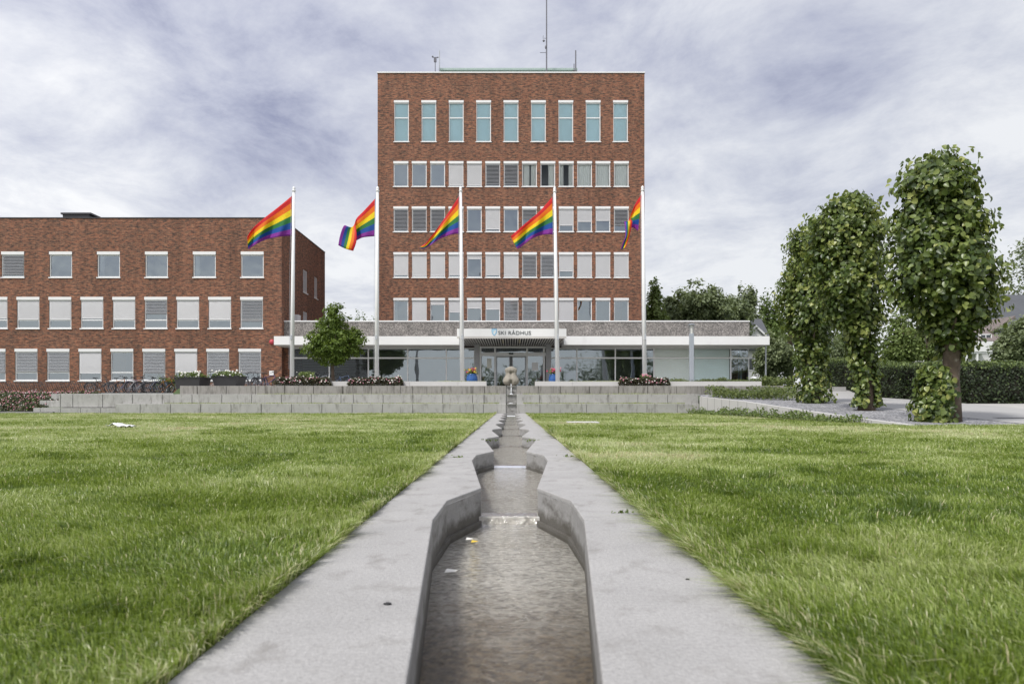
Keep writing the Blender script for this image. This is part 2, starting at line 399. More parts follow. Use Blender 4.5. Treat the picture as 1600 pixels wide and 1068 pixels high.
# ------------------------------------------------------------------ leaves
def leaves(name, pts, nrm, size, mat, parent=None, var=None, big=False, droop=.35, origin=None, seed=1):
    """one mesh of many small folded leaves at pts"""
    r = np.random.default_rng(seed); n = len(pts)
    nrm = nrm + r.normal(0, .45, (n, 3)); nrm /= np.linalg.norm(nrm, axis=1)[:, None] + 1e-9
    t = r.normal(0, 1, (n, 3)); t[:, 2] -= droop * 2.5
    t -= (t*nrm).sum(1)[:, None]*nrm; t /= np.linalg.norm(t, axis=1)[:, None] + 1e-9
    b = np.cross(nrm, t); s = (size if np.ndim(size) else np.full(n, size)) * r.uniform(.65, 1.25, n); s = s[:, None]
    if var is None: var = r.random(n)
    if big:   # heart-shaped, creased along the midrib
        tmpl = [(-.12, 0, 0), (-.02, .42, .10), (.40, .46, .14), (.80, .24, .05), (1.0, 0, -.08), (.80, -.24, .05), (.40, -.46, .14), (-.02, -.42, .10), (.42, 0, 0)]
        faces = [(0, 8, 2, 1), (8, 4, 3, 2), (0, 7, 6, 8), (8, 6, 5, 4)]
    else:
        tmpl = [(0, 0, 0), (.45, .36, .1), (1, 0, -.06), (.45, -.36, .1)]
        faces = [(0, 2, 1), (0, 3, 2)]
    k = len(tmpl)
    V = np.zeros((n, k, 3))
    for i, (a, c, h) in enumerate(tmpl): V[:, i] = pts + s*(a*t + c*b + h*nrm)
    V = V.reshape(-1, 3)
    base = (np.arange(n)*k)[:, None]
    fl = np.concatenate([np.array(f) for f in faces])
    FF = (base + fl[None, :]).ravel(); sizes = np.tile([len(f) for f in faces], n)
    if parent is not None: V = V - np.array(wloc(parent))
    elif origin is not None: V = V - np.array(origin)
    me = np_mesh(name, V, FF, sizes, mat, np.repeat(var, len(faces)))
    o = bpy.data.objects.new(name, me); col.objects.link(o)
    if parent is not None: o.parent = parent
    elif origin is not None: o.location = origin
    return o
def blob_points(blobs, n, r, shell=.35):
    """points in the outer shells of ellipsoids (cx,cy,cz,rx,ry,rz), grouped in clumps"""
    w = np.array([(b[3]*b[4]*b[5])**.67 for b in blobs]); w /= w.sum()
    P_, N_, Vv = [], [], []
    for b, k in zip(blobs, (w*n).astype(int)+1):
        nc = max(6, k//22)
        d = r.normal(0, 1, (nc, 3)); d /= np.linalg.norm(d, axis=1)[:, None]
        rad = 1 - shell*r.random(nc)**1.4
        rad *= r.uniform(.82, 1.12, nc)
        cc = d*rad[:, None]; cv = np.clip(r.normal(.5, .2, nc), 0, 1)
        idx = r.integers(0, nc, k)
        p = cc[idx] + r.normal(0, .5/ max(2.2, nc**.5*.55), (k, 3))
        nn = d[idx]*.6 + r.normal(0, .35, (k, 3)) + np.array([0, 0, .55])
        P_.append(p*np.array(b[3:6]) + np.array(b[:3])); N_.append(nn); Vv.append(np.clip(cv[idx]*.6 + r.random(k)*.4, 0, 1))
    return np.concatenate(P_), np.concatenate(N_), np.concatenate(Vv)
LEAF_DK = leaf_mat('dark_leaves', [(0, (.06, .085, .042)), (.5, (.17, .21, .105)), (1, (.30, .35, .18))], .28)
LEAF_MD = leaf_mat('mid_leaves', [(0, (.05, .08, .02)), (.5, (.11, .165, .042)), (1, (.20, .26, .075))], .3)
LEAF_LT = leaf_mat('light_leaves', [(0, (.08, .12, .034)), (.5, (.17, .23, .07)), (1, (.28, .34, .12))], .35)
LEAF_LI = leaf_mat('linden_leaves', [(0, (.02, .038, .011)), (.35, (.062, .10, .023)), (.68, (.18, .235, .058)), (1, (.40, .42, .13))], .33, .36, .5)
LEAF_OK = leaf_mat('young_tree_leaves', [(0, (.04, .075, .012)), (.5, (.11, .17, .026)), (1, (.22, .30, .05))], .3)
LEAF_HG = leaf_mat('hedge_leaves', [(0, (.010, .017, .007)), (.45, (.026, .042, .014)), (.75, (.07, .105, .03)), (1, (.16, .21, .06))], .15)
LEAF_RD = leaf_mat('begonia_leaves', [(0, (.035, .022, .016)), (.5, (.06, .048, .026)), (1, (.065, .08, .03))], .15)
LEAF_BED = leaf_mat('bed_leaves', [(0, (.05, .075, .02)), (.5, (.10, .14, .035)), (1, (.17, .20, .06))], .3)
def petal(name, c): return M(name, c, .6, .1, 30)
PINK = petal('pink_petals', (.62, .27, .33)); WPET = petal('white_petals', (.80, .78, .72)); REDP = petal('red_petals', (.50, .05, .12)); YEL = petal('yellow_petals', (.70, .50, .06))

def tree(name, base, blobs, n, size, mat, label, trunk_r=.18, group=None, limbs=7, seed=1, shell=.5, cat='tree', lean=(0, 0), cone=False):
    r = np.random.default_rng(seed)
    e = empty(name, base, label, cat, group)
    B = [(base[0]+b[0], base[1]+b[1], base[2]+b[2], *b[3:]) for b in blobs]
    tb = MB(); top = max(b[2] + b[5]*.3 for b in B)
    mid = Vector((base[0]+lean[0], base[1]+lean[1], base[2] + (top-base[2])*.55))
    tb.tube([base, Vector(base).lerp(mid, .5) + Vector((r.normal(0, .05), r.normal(0, .05), 0)), mid, (B[0][0], B[0][1], top)], [trunk_r*1.2, trunk_r, trunk_r*.75, trunk_r*.15], 9)
    for i in range(limbs):
        b = B[i % len(B)]; s = Vector(base).lerp(mid, r.uniform(.55, 1.0)); dd = r.normal(0, 1, 3); dd /= np.linalg.norm(dd)
        q = Vector((b[0]+dd[0]*b[3]*.8, b[1]+dd[1]*b[4]*.8, b[2]+abs(dd[2])*b[5]*.6))
        tb.tube([s, s.lerp(q, .5) + Vector((0, 0, .1*trunk_r*4)), q], [trunk_r*.5, trunk_r*.3, trunk_r*.08], 6)
    tb.build('trunk', BARK, e, True)
    p, nn, vv = blob_points(B, n, r, shell)
    leaves('crown', p, nn, size, mat, e, vv, seed=seed)
    return e

# ------------------------------------------------------------------ ground
def zr(y):                                     # the ramp beside the lawn climbs to the plaza
    return float(np.interp(y, [17.2, 20, 24, 28, 33.8, 37.5], [0, .13, .35, .57, .80, 1.34]))
GZ = 1.33
def build_ground():
    GREEN = M('meadow', (.055, .085, .03), .95, .3, .5, .3, 8)
    mb = MB()
    xs = [-900, -60, -17.6, -17.5, -.78, .78, 13.0, 13.1, 21, 60, 900]
    ys = [-80, 0, 17.8, 24, 30, 33.9, 34.1, 35.7, 36.2, 38, 60, 120, 1500]
    def z(x, y):
        if x > 13.05: return max(-.05, zr(y)-.05) if y < 37.9 else GZ
        if x < -17.55:
            if y <= 33.9: return -.03
            return float(np.interp(y, [33.9, 36.2, 38], [-.03, .9, 1.02])) if y < 60 else GZ
        if y <= 33.9: return -.03
        if y <= 34.2: return .3
        if y <= 35.75: return 1.2
        return GZ
    idx = {}
    for i, x in enumerate(xs):
        for j, y in enumerate(ys):
            idx[i, j] = len(mb.v); mb.v.append((x, y, z(x, y)))
    for i in range(len(xs)-1):
        for j in range(len(ys)-1):
            if xs[i] == -.78 and ys[j+1] <= 33.95: continue
            mb.f.append((idx[i, j], idx[i+1, j], idx[i+1, j+1], idx[i, j+1]))
    struct(mb.build('ground', GREEN, origin=(0, 0, 0)))
    # plaza
    p = MB().box(-17.4, 17.6, 35.9, 51.2, 1.0, 1.36); struct(p.build('plaza', PLAZA))
    p = MB().box(-42, -17.45, 38.2, 47, .8, 1.06); struct(p.build('courtyard', PLAZA))
build_ground()

# ---- path with its stepped water channel
CXO = -.015
NECK0, PER = 1.32, 3.56
def half_profile():
    pts = []
    for k in range(-1, 9):
        y0 = NECK0 + PER*k
        pts += [(y0, .20), (y0+2.25, .395), (y0+2.95, .385)]
    pts.append((NECK0+PER*9, .20)); pts.append((33.78, .20))
    return pts
PROF = half_profile()
PW = .745
def build_path():
    mb = MB()
    for sgn in (-1, 1):
        # joints lie at the widest corner of each basin
        cuts = [PROF[0][0]] + [p[0] for p in PROF if abs(p[1]-.395) < 1e-6] + [33.78]
        for a, b in zip(cuts[:-1], cuts[1:]):
            inner = [p for p in PROF if a-1e-6 <= p[0] <= b+1e-6]
            if len(inner) < 2: continue
            g = .004
            inner = [(min(max(y, a+g), b-g), w) for y, w in inner]
            poly = [(CXO+sgn*w, y) for y, w in inner] + [(CXO+sgn*PW, inner[-1][0]), (CXO+sgn*PW, inner[0][0])]
            if sgn < 0: poly = poly[::-1]
            n = len(poly); c = .012
            # slab with a small chamfer at the channel edge
            mb.prism(poly, -.03, 0.0)
    o = struct(mb.build('path', PATHC, origin=(0, 0, 0)))
    bv = o.modifiers.new('edge', 'BEVEL'); bv.width = .006; bv.segments = 2; bv.limit_method = 'ANGLE'
    # channel sides: continue down from the slab, 3 mm set back so that no two faces coincide
    cb = MB()
    for sgn in (-1, 1):
        inn = [(CXO+sgn*(w+.003), y) for y, w in PROF]
        for (x0, y0), (x1, y1) in zip(inn[:-1], inn[1:]):
            cb.add([(x0, y0, -.42), (x1, y1, -.42), (x1, y1, -.0295), (x0, y0, -.0295)], [(0, 1, 2, 3)])
        # thin ledge at the foot of the wall
        for k in range(0, 9):
            y0 = NECK0+PER*k; wz = WZ(k)
            led = [(y0+2.25, .395), (y0+2.95, .385), (y0+3.53, .21)]
            for (ya, wa), (yb, wb) in zip(led[:-1], led[1:]):
                poly = [(CXO+sgn*(wa+.01), ya), (CXO+sgn*(wb+.01), yb), (CXO+sgn*(wb-.018), yb-.012), (CXO+sgn*(wa-(.018 if ya > y0+2.3 else -.004)), ya-.006)]
                cb.prism(poly if sgn > 0 else poly[::-1], wz-.05, wz+.022)
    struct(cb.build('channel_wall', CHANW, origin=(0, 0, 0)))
    fb = MB(); wb = MB()
    for k in range(-1, 9):
        y0 = NECK0 + PER*k; y1 = y0 + PER; z = WZ(k)
        q = [(y0, .21), (y0+2.25, .41), (y0+2.95, .40), (y1, .21)]
        poly = [(CXO+w, y) for y, w in q] + [(CXO-w, y) for y, w in q[::-1]]
        fb.prism(poly, -.60, z-.022)
        # weir sill carrying the next basin's outflow
        fb.box(CXO-.215, CXO+.215, y1-.05, y1+.09, -.6, WZ(k+1)-.006)
        n = 14
        for i in range(n):
            ya = y0+.09 + (PER-.14)*i/n; yb = y0+.09 + (PER-.14)*(i+1)/n
            wa = np.interp(ya, [p[0] for p in q], [p[1] for p in q])-.006; wbb = np.interp(yb, [p[0] for p in q], [p[1] for p in q])-.006
            wb.add([(CXO-wa, ya, z), (CXO+wa, ya, z), (CXO+wbb, yb, z), (CXO-wbb, yb, z)], [(0, 1, 2, 3)])
        # sheet sliding over the sill
        za = WZ(k+1)
        wb.add([(CXO-.2, y1+.09, za+.001), (CXO+.2, y1+.09, za+.001), (CXO+.2, y1-.045, za-.002), (CXO-.2, y1-.045, za-.002), (CXO+.2, y1-.075, z), (CXO-.2, y1-.075, z)], [(0, 1, 2, 3), (3, 2, 4, 5)])
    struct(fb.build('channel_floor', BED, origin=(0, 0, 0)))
    struct(wb.build('water', WATER, origin=(0, 0, 0)))
def WZ(k): return {-1: -.28, 0: -.25, 1: -.195}.get(k, -.175 + .004*(k-2))
build_path()

# ---- lawn and grass
def lawn():
    G = M('lawn_soil', (.09, .125, .035), .95, .35, 3, .3, 50)
    l = MB().prism([(-45, -4), (-.765, -4), (-.765, 33.75), (-45, 33.75)], -.025, -.004)
    l.prism([(.735, -4), (30, -4), (30, 17.6), (9.75, 17.6), (9.2, 33.75), (.735, 33.75)], -.025, -.004)
    struct(l.build('lawn', G, origin=(0, 0, 0)))
    r = np.random.default_rng(11)
    bands = [(.9, 2.6, 17000), (2.6, 4.5, 9500), (4.5, 8, 4200), (8, 14, 1700), (14, 22, 760), (22, 33.7, 380)]
    XS, YS, Hh, Ww = [], [], [], []
    for y0, y1, den in bands:
        for sg in (-1, 1):
            xm = .78*y1 + 2.0
            if sg > 0 and y0 >= 14: xm = min(xm, 14.5)
            area = (y1-y0)*(xm-.76); n = int(area*den*.88)
            x = sg*r.uniform(.745, xm, n) - .012; y = r.uniform(y0, y1, n)
            keep = np.abs(x) < .78*y + 2.0
            if sg > 0: keep &= ~((y > 17.5) & (x > 9.25 + .5*(33.8-y)/16.9))
            x, y = x[keep], y[keep]
            lod = (y/2.2)**.62
            XS.append(x); YS.append(y); Ww.append(.0021*np.maximum(1, lod)); Hh.append(np.full(len(x), .027) * np.minimum(1.25, np.maximum(1, lod)**.2))
    for sg in (-1, 1):
        k = 30000; y = np.exp(r.uniform(np.log(.95), np.log(33.6), k)); q = vnoise(y+50, y*0+50+sg, .23, 41)*.6 + vnoise(y+50, y*0+50+sg, .07, 42)*.4
        keep = r.random(k) < .15 + 1.25*q**1.5; y, q = y[keep], q[keep]
        XS.append(sg*(.745 + np.abs(r.normal(0, .02, len(y))) - .012*np.maximum(0, q-.35)) - .012); YS.append(y); lod = np.maximum(1, (y/2.2)**.62); Ww.append(.0023*lod); Hh.append(.030*np.minimum(1.25, lod**.2)*(.55+.9*q))
    x = np.concatenate(XS); y = np.concatenate(YS); w = np.concatenate(Ww); h = np.concatenate(Hh); n = len(x)
    c1 = vnoise(x+50, y+50, .33, 1); c2 = vnoise(x+50, y+50, 1.1, 2); c3 = vnoise(x*.55+50, y+50, 2.3, 3); c4 = vnoise(x+50, y+50, .11, 4)
    edge = np.exp(-(np.abs(x+.012)-.745)/.14)
    tuft = np.clip((vnoise(x+50, y+50, .16, 51)*.6 + vnoise(x+50, y+50, .5, 52)*.4 - .66)*8, 0, 1)
    h = h*(.35 + .70*c1**1.3 + .55*c2 + .45*c4)*r.uniform(.5, 1.3, n)*(1 + .4*edge)*(1 + .7*tuft)
    ang = r.uniform(0, 2*np.pi, n); lean = np.abs(r.normal(.62, .42, n))*(.6+.8*c2)
    bias = vnoise(x+50, y+50, .8, 9)*2*np.pi
    dx = np.cos(ang)*.7 + np.cos(bias)*.6; dy = np.sin(ang)*.7 + np.sin(bias)*.6
    # blades at the slab edge lean out over it
    dx = dx - np.sign(x)*edge*.45
    fa = ang + np.pi/2 + r.normal(0, .5, n)
    px, py = np.cos(fa)*w, np.sin(fa)*w
    z0 = np.where(np.abs(x+.012) < .748, .001, -.008)
    V = np.zeros((n, 5, 3))
    V[:, 0] = np.stack([x-px, y-py, z0], 1); V[:, 1] = np.stack([x+px, y+py, z0], 1)
    mx, my, mz = x+dx*lean*h*.42, y+dy*lean*h*.42, h*.62
    V[:, 2] = np.stack([mx-px*.8, my-py*.8, mz], 1); V[:, 3] = np.stack([mx+px*.8, my+py*.8, mz], 1)
    V[:, 4] = np.stack([x+dx*lean*h*1.25, y+dy*lean*h*1.25, h*(1.08-.3*np.minimum(lean, 1.4))], 1)
    base = (np.arange(n)*5)[:, None]
    FF = (base + np.array([0, 1, 3, 2, 2, 3, 4])[None, :]).ravel(); sizes = np.tile([4, 3], n)
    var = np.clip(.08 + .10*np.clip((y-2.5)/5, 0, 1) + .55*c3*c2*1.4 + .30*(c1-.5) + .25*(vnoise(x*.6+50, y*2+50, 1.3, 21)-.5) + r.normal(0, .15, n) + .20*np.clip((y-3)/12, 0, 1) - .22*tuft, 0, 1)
    x = x - np.sign(x)*.012*np.clip(edge*2, 0, 1)*(vnoise(y*1.0+50, x*0+50, .16, 31)-.35)*(np.abs(x+.012) < .80)
    dry = r.random(n) < (.035 + .22*edge); var[dry] = np.clip(.93 + r.normal(0, .05, dry.sum()), 0, 1)
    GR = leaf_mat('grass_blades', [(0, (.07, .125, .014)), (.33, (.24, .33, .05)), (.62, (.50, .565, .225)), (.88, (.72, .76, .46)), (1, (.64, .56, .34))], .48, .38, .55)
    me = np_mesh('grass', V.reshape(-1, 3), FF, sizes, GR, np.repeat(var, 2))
    o = bpy.data.objects.new('grass', me); col.objects.link(o)
    tag(o, 'short mown green grass covering both lawns beside the concrete path', 'grass', kind='stuff')
    # fringe growing on the terrace treads
    xs, ys, zs = [], [], []
    for (xa, xb, yy, zz) in ((-17.4, -.6, 34.27, .48), (.6, 8.7, 34.27, .48), (-13.1, -.6, 35.12, .958), (.6, 9.0, 35.12, .958), (-5.2, -1.4, 36.95, 1.655), (1.4, 6.5, 36.95, 1.655)):
        k = int((xb-xa)*240); xs.append(r.uniform(xa, xb, k)); ys.append(yy + r.normal(0, .05, k)); zs.append(np.full(k, zz-.012))
    x = np.concatenate(xs); y = np.concatenate(ys); z = np.concatenate(zs); n = len(x)
    h = r.uniform(.02, .075, n)*(.5+vnoise(x+90, y+50, .9, 5))
    V = np.zeros((n, 3, 3)); V[:, 0] = np.stack([x-.012, y, z-.01], 1); V[:, 1] = np.stack([x+.012, y, z-.01], 1)
    V[:, 2] = np.stack([x+r.normal(0, .03, n), y-r.uniform(0, .06, n), z+h], 1)
    me = np_mesh('tread_grass', V.reshape(-1, 3), np.arange(n*3), np.full(n, 3), GR, np.clip(r.normal(.55, .2, n), 0, 1))
    o = bpy.data.objects.new('tread_grass', me); col.objects.link(o)
    tag(o, 'thin grass growing along the ledges of the terrace walls', 'grass', kind='stuff')
lawn()

# ---- terraces
def notched_wall(mb, x0, x1, y0, y1, z0, z1, joints, gap=.014, dep=.05):
    pts = [(x0, y0)]
    for j in sorted(joints):
        if x0+.05 < j < x1-.05: pts += [(j-gap, y0), (j-gap, y0+dep), (j+gap, y0+dep), (j+gap, y0)]
    pts += [(x1, y0), (x1, y1), (x0, y1)]
    mb.prism(pts, z0, z1)
def bevel(o, w=.015, seg=2):
    b = o.modifiers.new('edge', 'BEVEL'); b.width = w; b.segments = seg; b.limit_method = 'ANGLE'; b.angle_limit = R(50); return o
def terraces():
    r = random.Random(3)
    def joints(x0, x1, off):
        out, x = [], off
        while x < x1:
            if x > x0: out.append(x)
            x += 1.5 if r.random() > .07 else .62
        return out
    rows = [('lower', 33.8, 34.4, -.1, .48, X(180, 33.8), -.27, .27, 9.29, 0.45, 'lowest pale block terrace wall rising from the lawn'),
            ('middle', 34.35, 35.3, .3, .958, X(281, 34.35)-6.1, -.27, .27, 9.42, .1, 'middle block terrace wall above the lowest one, below the top row'),
            ('top', 35.2, 36.1, .7, 1.395, X(281, 35.2), -.28, .28, X(1225, 35.2), .75, 'topmost stained block terrace wall along the plaza edge')]
    for nm, y0, y1, z0, z1, xl, ca, cb, xr, off, lab in rows:
        e = empty('terrace_wall', (0, y0, z0), lab, 'wall', 'block terrace walls')
        for (a, b) in ((xl, ca), (cb, xr)):
            m = MB(); j = joints(a, b, (a + off) if a > 0 else (-1.45 - 1.5*40 + off*.2))
            if a < 0: j = [q for q in j if q < -1.3] + [-1.38]
            else: j = [1.42] + [q for q in j if q > 2.4]
            notched_wall(m, a, b, y0, y1, z0, z1, j); bevel(m.build('block_row', CONCD if nm == 'top' else CONC, e), .012)
        # wet centre piece of the cascade
        m = MB().box(ca+.004, cb-.004, y0+.05, y1-.05, z0, z1-.05)
        m.box(ca+.05, cb-.05, y0-.03, y0+.6, z1-.048, z1-.004); m.build('cascade_step', CHANC, e)
    # end steps on the left
    e = empty('stone_steps', (X(130, 35), 34.2, -.1), 'three pale block steps at the left end beside the flower bank', 'steps')
    for (y0, y1, z0, z1, pa, pb, wd) in ((35.4, 38.4, -.1, .99, 80, 285, .92), (34.7, 35.38, -.1, .64, 62, 226, 1.0), (34.05, 34.68, -.1, .27, 52, 181, 1.0)):
        a, b = X(pa, y0), X(pb, y0)
        if pb == 285: b = -17.2
        m = MB(); notched_wall(m, a, b, y0, y1, z0, z1, [a+.35+wd*i for i in range(12)], .01, .04); bevel(m.build('step', CONC, e), .012)
    # white ledges at the plaza edge
    for (pa, pb, lab) in ((430, 760, 'long white concrete ledge left of the entrance gap'), (836, 1190, 'long white concrete ledge right of the entrance gap')):
        m = MB(); a, b = X(pa, 36.6), X(pb, 36.6)
        notched_wall(m, a, b, 36.6, 37.0, 1.3, 1.665, [a + 2.0 + 2.6*i for i in range(8)], .006, .03)
        o = bevel(m.build('plaza_ledge', LEDGE), .01); tag(o, lab, 'ledge')
terraces()

# ---- right-hand retaining wall, gravel, road
def ramp():
    def edge(y): return 9.3 + .5*(33.8-y)/16.9
    ys = [16.9, 20, 24, 28, 31, 33.75]
    zt = lambda y: float(np.interp(y, [16.9, 20, 24, 28, 33.8], [.035, .17, .39, .61, .84]))
    m = MB()
    vs = []
    yy = list(np.linspace(16.9, 33.75, 34))
    for y in yy:
        x = edge(y); vs += [(x, y, -.1), (x, y, zt(y)), (x+.18, y, zt(y)), (x+.18, y, -.1)]
    n = len(yy); fs = []
    for i in range(n-1):
        for k in range(4): fs.append((i*4+k, i*4+(k+1) % 4, (i+1)*4+(k+1) % 4, (i+1)*4+k))
    fs += [(0, 1, 2, 3), tuple((n-1)*4+k for k in (3, 2, 1, 0))]
    m.add(vs, fs)
    e = empty('retaining_wall', (9.5, 25, -.1), 'low pale concrete retaining wall sloping down beside the gravel bed', 'wall')
    m.build('wall', LEDGE, e)
    jm = MB()
    for i in range(17):
        y = 17.5 + i; x = edge(y)
        jm.box(x-.003, x+.02, y-.012, y+.012, -.1, zt(y)-.02)
    jm.build('joint_filler', M('joint_grey', (.13, .125, .12), .9), e)
    def sheet(name, xa, xb, y0, y1, mat, dz, n=40):
        mb = MB()
        for i, y in enumerate(np.linspace(y0, y1, n)):
            mb.v += [(xa(y), y, zr(y)+dz), (xb(y), y, zr(y)+dz)]
            if i: k = i*2; mb.f.append((k-2, k-1, k+1, k))
        return struct(mb.build(name, mat, origin=(0, 0, 0)))
    sheet('gravel_bed', lambda y: edge(y)+.16, lambda y: 13.15, 17.0, 34.6, GRAVEL, .012)
    sheet('road', lambda y: 13.15, lambda y: 17.75 if y < 36 else 20, 16.6, 44, ROADC, .02)
    sheet('side_path', lambda y: 17.76, lambda y: 40, 17, 26.8, M('pale_gravel', (.40, .39, .37), .9, .2, 2, .3, 30), .008)
    # steel edging between gravel and road
    o = MB(); 
    for y in np.linspace(17, 34, 18): pass
    # drain cover in the road and a white painted mark
    yv = 19.6; o = MB().box(13.9, 14.8, yv-.12, yv+.12, zr(yv)+.012, zr(yv)+.03); tag(o.build('drain_cover', DARKM), 'dark flat drain cover set in the pale road', 'drain cover')
    return edge
EDGE = ramp()

# ------------------------------------------------------------------ windows
CACHE = {}
def blind_mesh(w, h, mat, pitch=.085, tilt=60):
    key = ('bl', round(w, 3), round(h, 3), mat.name, pitch, tilt)
    if key in CACHE: return CACHE[key]
    m = MB(); n = max(1, int(h/pitch)); dz = math.sin(R(tilt))*pitch*.56; dy = math.cos(R(tilt))*pitch*.56
    for i in range(n):
        z = -(i+.5)*pitch
        m.add([(-w/2, -dy, z-dz), (w/2, -dy, z-dz), (w/2, 0, z+.008), (-w/2, 0, z+.008), (w/2, dy, z+dz), (-w/2, dy, z+dz)], [(0, 1, 2, 3), (3, 2, 4, 5)])
    m.box(-w/2, w/2, -.02, .02, -n*pitch-.04, -n*pitch)
    CACHE[key] = m.mesh('blind', mat); return CACHE[key]
def window_meshes(w, h, transom, head, sillh, teal):
    key = ('w', round(w, 3), round(h, 3), transom, head, sillh, teal)
    if key in CACHE: return CACHE[key]
    fw = .065
    m = MB()                              # frame, origin at the opening's top centre, y=0 the wall face
    y0, y1 = .05, .12
    m.box(-w/2, -w/2+fw, y0, y1, -h, -head); m.box(w/2-fw, w/2, y0, y1, -h, -head)
    m.box(-w/2+fw, w/2-fw, y0, y1, -h, -h+fw); m.box(-w/2+fw, w/2-fw, y0, y1, -head-fw, -head)
    if transom: m.box(-w/2+fw, w/2-fw, y0+.002, y1, -transom-fw*.6, -transom+fw*.6)
    fm = m.mesh('window', FRAME)
    hm = MB().box(-w/2-.01, w/2+.01, -.03, .118, -head+.002, 0).mesh('blind_box', FRAME) if head else None
    sm = MB().box(-w/2-.05, w/2+.05, -.05, .048, -h-sillh, -h+.004).mesh('sill', FRAME)
    pm = MB().add([(-w/2+fw, .09, -h+fw), (w/2-fw, .09, -h+fw), (w/2-fw, .09, -head-fw), (-w/2+fw, .09, -head-fw)], [(0, 1, 2, 3)]).mesh('pane', GLASS_CLEAR if teal == 'c' else GLASS_TEAL if teal else GLASS)
    CACHE[key] = (fm, hm, sm, pm); return CACHE[key]
def curtain_mesh(w, h, x0, x1):
    key = ('c', round(w, 3), round(h, 3), x0, x1)
    if key in CACHE: return CACHE[key]
    m = MB(); n = 24
    for i in range(n+1):
        x = -w/2 + w*(x0+(x1-x0)*i/n); y = .2 + .035*math.sin(i*1.7) + .01*math.sin(i*3.1)
        m.v += [(x, y, -h), (x, y, 0)]
        if i: m.f.append((i*2-2, i*2, i*2+1, i*2-1))
    CACHE[key] = m.mesh('curtain', CURTAIN, True); return CACHE[key]
def window(parent, x, y, ztop, w, h, spec='g', transom=0, head=.17, sillh=.06, rot=0, teal=False):
    """spec: g glass | b<frac> light blind | d<frac> dark blind | c.. curtains | t teal shade | o brown room"""
    base = wloc(parent)
    if spec[0] == 'c' and spec != 'c5': teal = 'c'
    fm, hm, sm, pm = window_meshes(w, h, transom, head, sillh, teal)
    wi = obj('window', fm, parent, (x-base.x, y-base.y, ztop-base.z), rot)
    if hm: obj('blind_box', hm, wi)
    obj('sill', sm, wi); obj('pane', pm, wi)
    iw, ih = w-.14, h-head-.13
    k, fr = spec[0], (float(spec[1:]) if spec[0] in 'bd' and len(spec) > 1 else 1.0)
    if k in 'bd':
        obj('blind', blind_mesh(iw+.02, ih*fr, BLIND if k == 'b' else BLINDD, .07 if k == 'b' else .1, 66 if k == 'b' else 40), wi, (0, .045 if k == 'b' else .042, -head-.02))
    if k == 'c':
        for a, b in {'c1': [(.0, .45)], 'c2': [(.55, 1)], 'c3': [(0, .3), (.7, 1)], 'c4': [(0, 1)], 'c5': [(0, .22)], 'c6': [(.04, .5), (.62, 1)]}[spec]:
            obj('curtain', curtain_mesh(iw, ih, a, b), wi, (0, 0, -head-.06))
    if k == 't':
        key = ('t', round(iw, 2), round(ih, 2))
        if key not in CACHE: CACHE[key] = MB().box(-iw/2, iw/2, .16, .17, -ih, 0).mesh('roller_shade', M('teal_shade', (.78, .905, .94), .8, .08, .6))
        obj('roller_shade', CACHE[key], wi, (0, 0, -head-.06))
    if k == 'o':
        key = ('o', round(iw, 2))
        if key not in CACHE: CACHE[key] = MB().box(-iw/2, iw*.1, .22, .26, -ih, 0).mesh('wood_door', M('oak_door', (.20, .11, .05), .6, .2, 6))
        obj('wood_door', CACHE[key], wi, (0, 0, -head-.06))
    return wi
def holes_wall(mb, a0, a1, z0, z1, y, holes, depth=.3, axis='y', flip=False):
    """a wall face pierced by openings, with reveals; a runs along x (axis y) or along y (axis x)"""
    As = sorted({a0, a1} | {h[0] for h in holes} | {h[1] for h in holes}); Zs = sorted({z0, z1} | {h[2] for h in holes} | {h[3] for h in holes})
    idx = {}
    def vert(a, z, d=0):
        k = (round(a, 4), round(z, 4), d)
        if k not in idx: idx[k] = len(mb.v); mb.v.append((a, y+d, z) if axis == 'y' else (y-d, a, z))
        return idx[k]
    for i in range(len(As)-1):
        for j in range(len(Zs)-1):
            ca, cz = (As[i]+As[i+1])/2, (Zs[j]+Zs[j+1])/2
            if any(h[0] < ca < h[1] and h[2] < cz < h[3] for h in holes): continue
            mb.f.append((vert(As[i], Zs[j]), vert(As[i+1], Zs[j]), vert(As[i+1], Zs[j+1]), vert(As[i], Zs[j+1])))
    for h in holes:
        c = [(h[0], h[2]), (h[1], h[2]), (h[1], h[3]), (h[0], h[3])]
        for (a, z), (b, w) in zip(c, c[1:]+c[:1]): mb.f.append((vert(a, z), vert(b, w), vert(b, w, depth), vert(a, z, depth)))

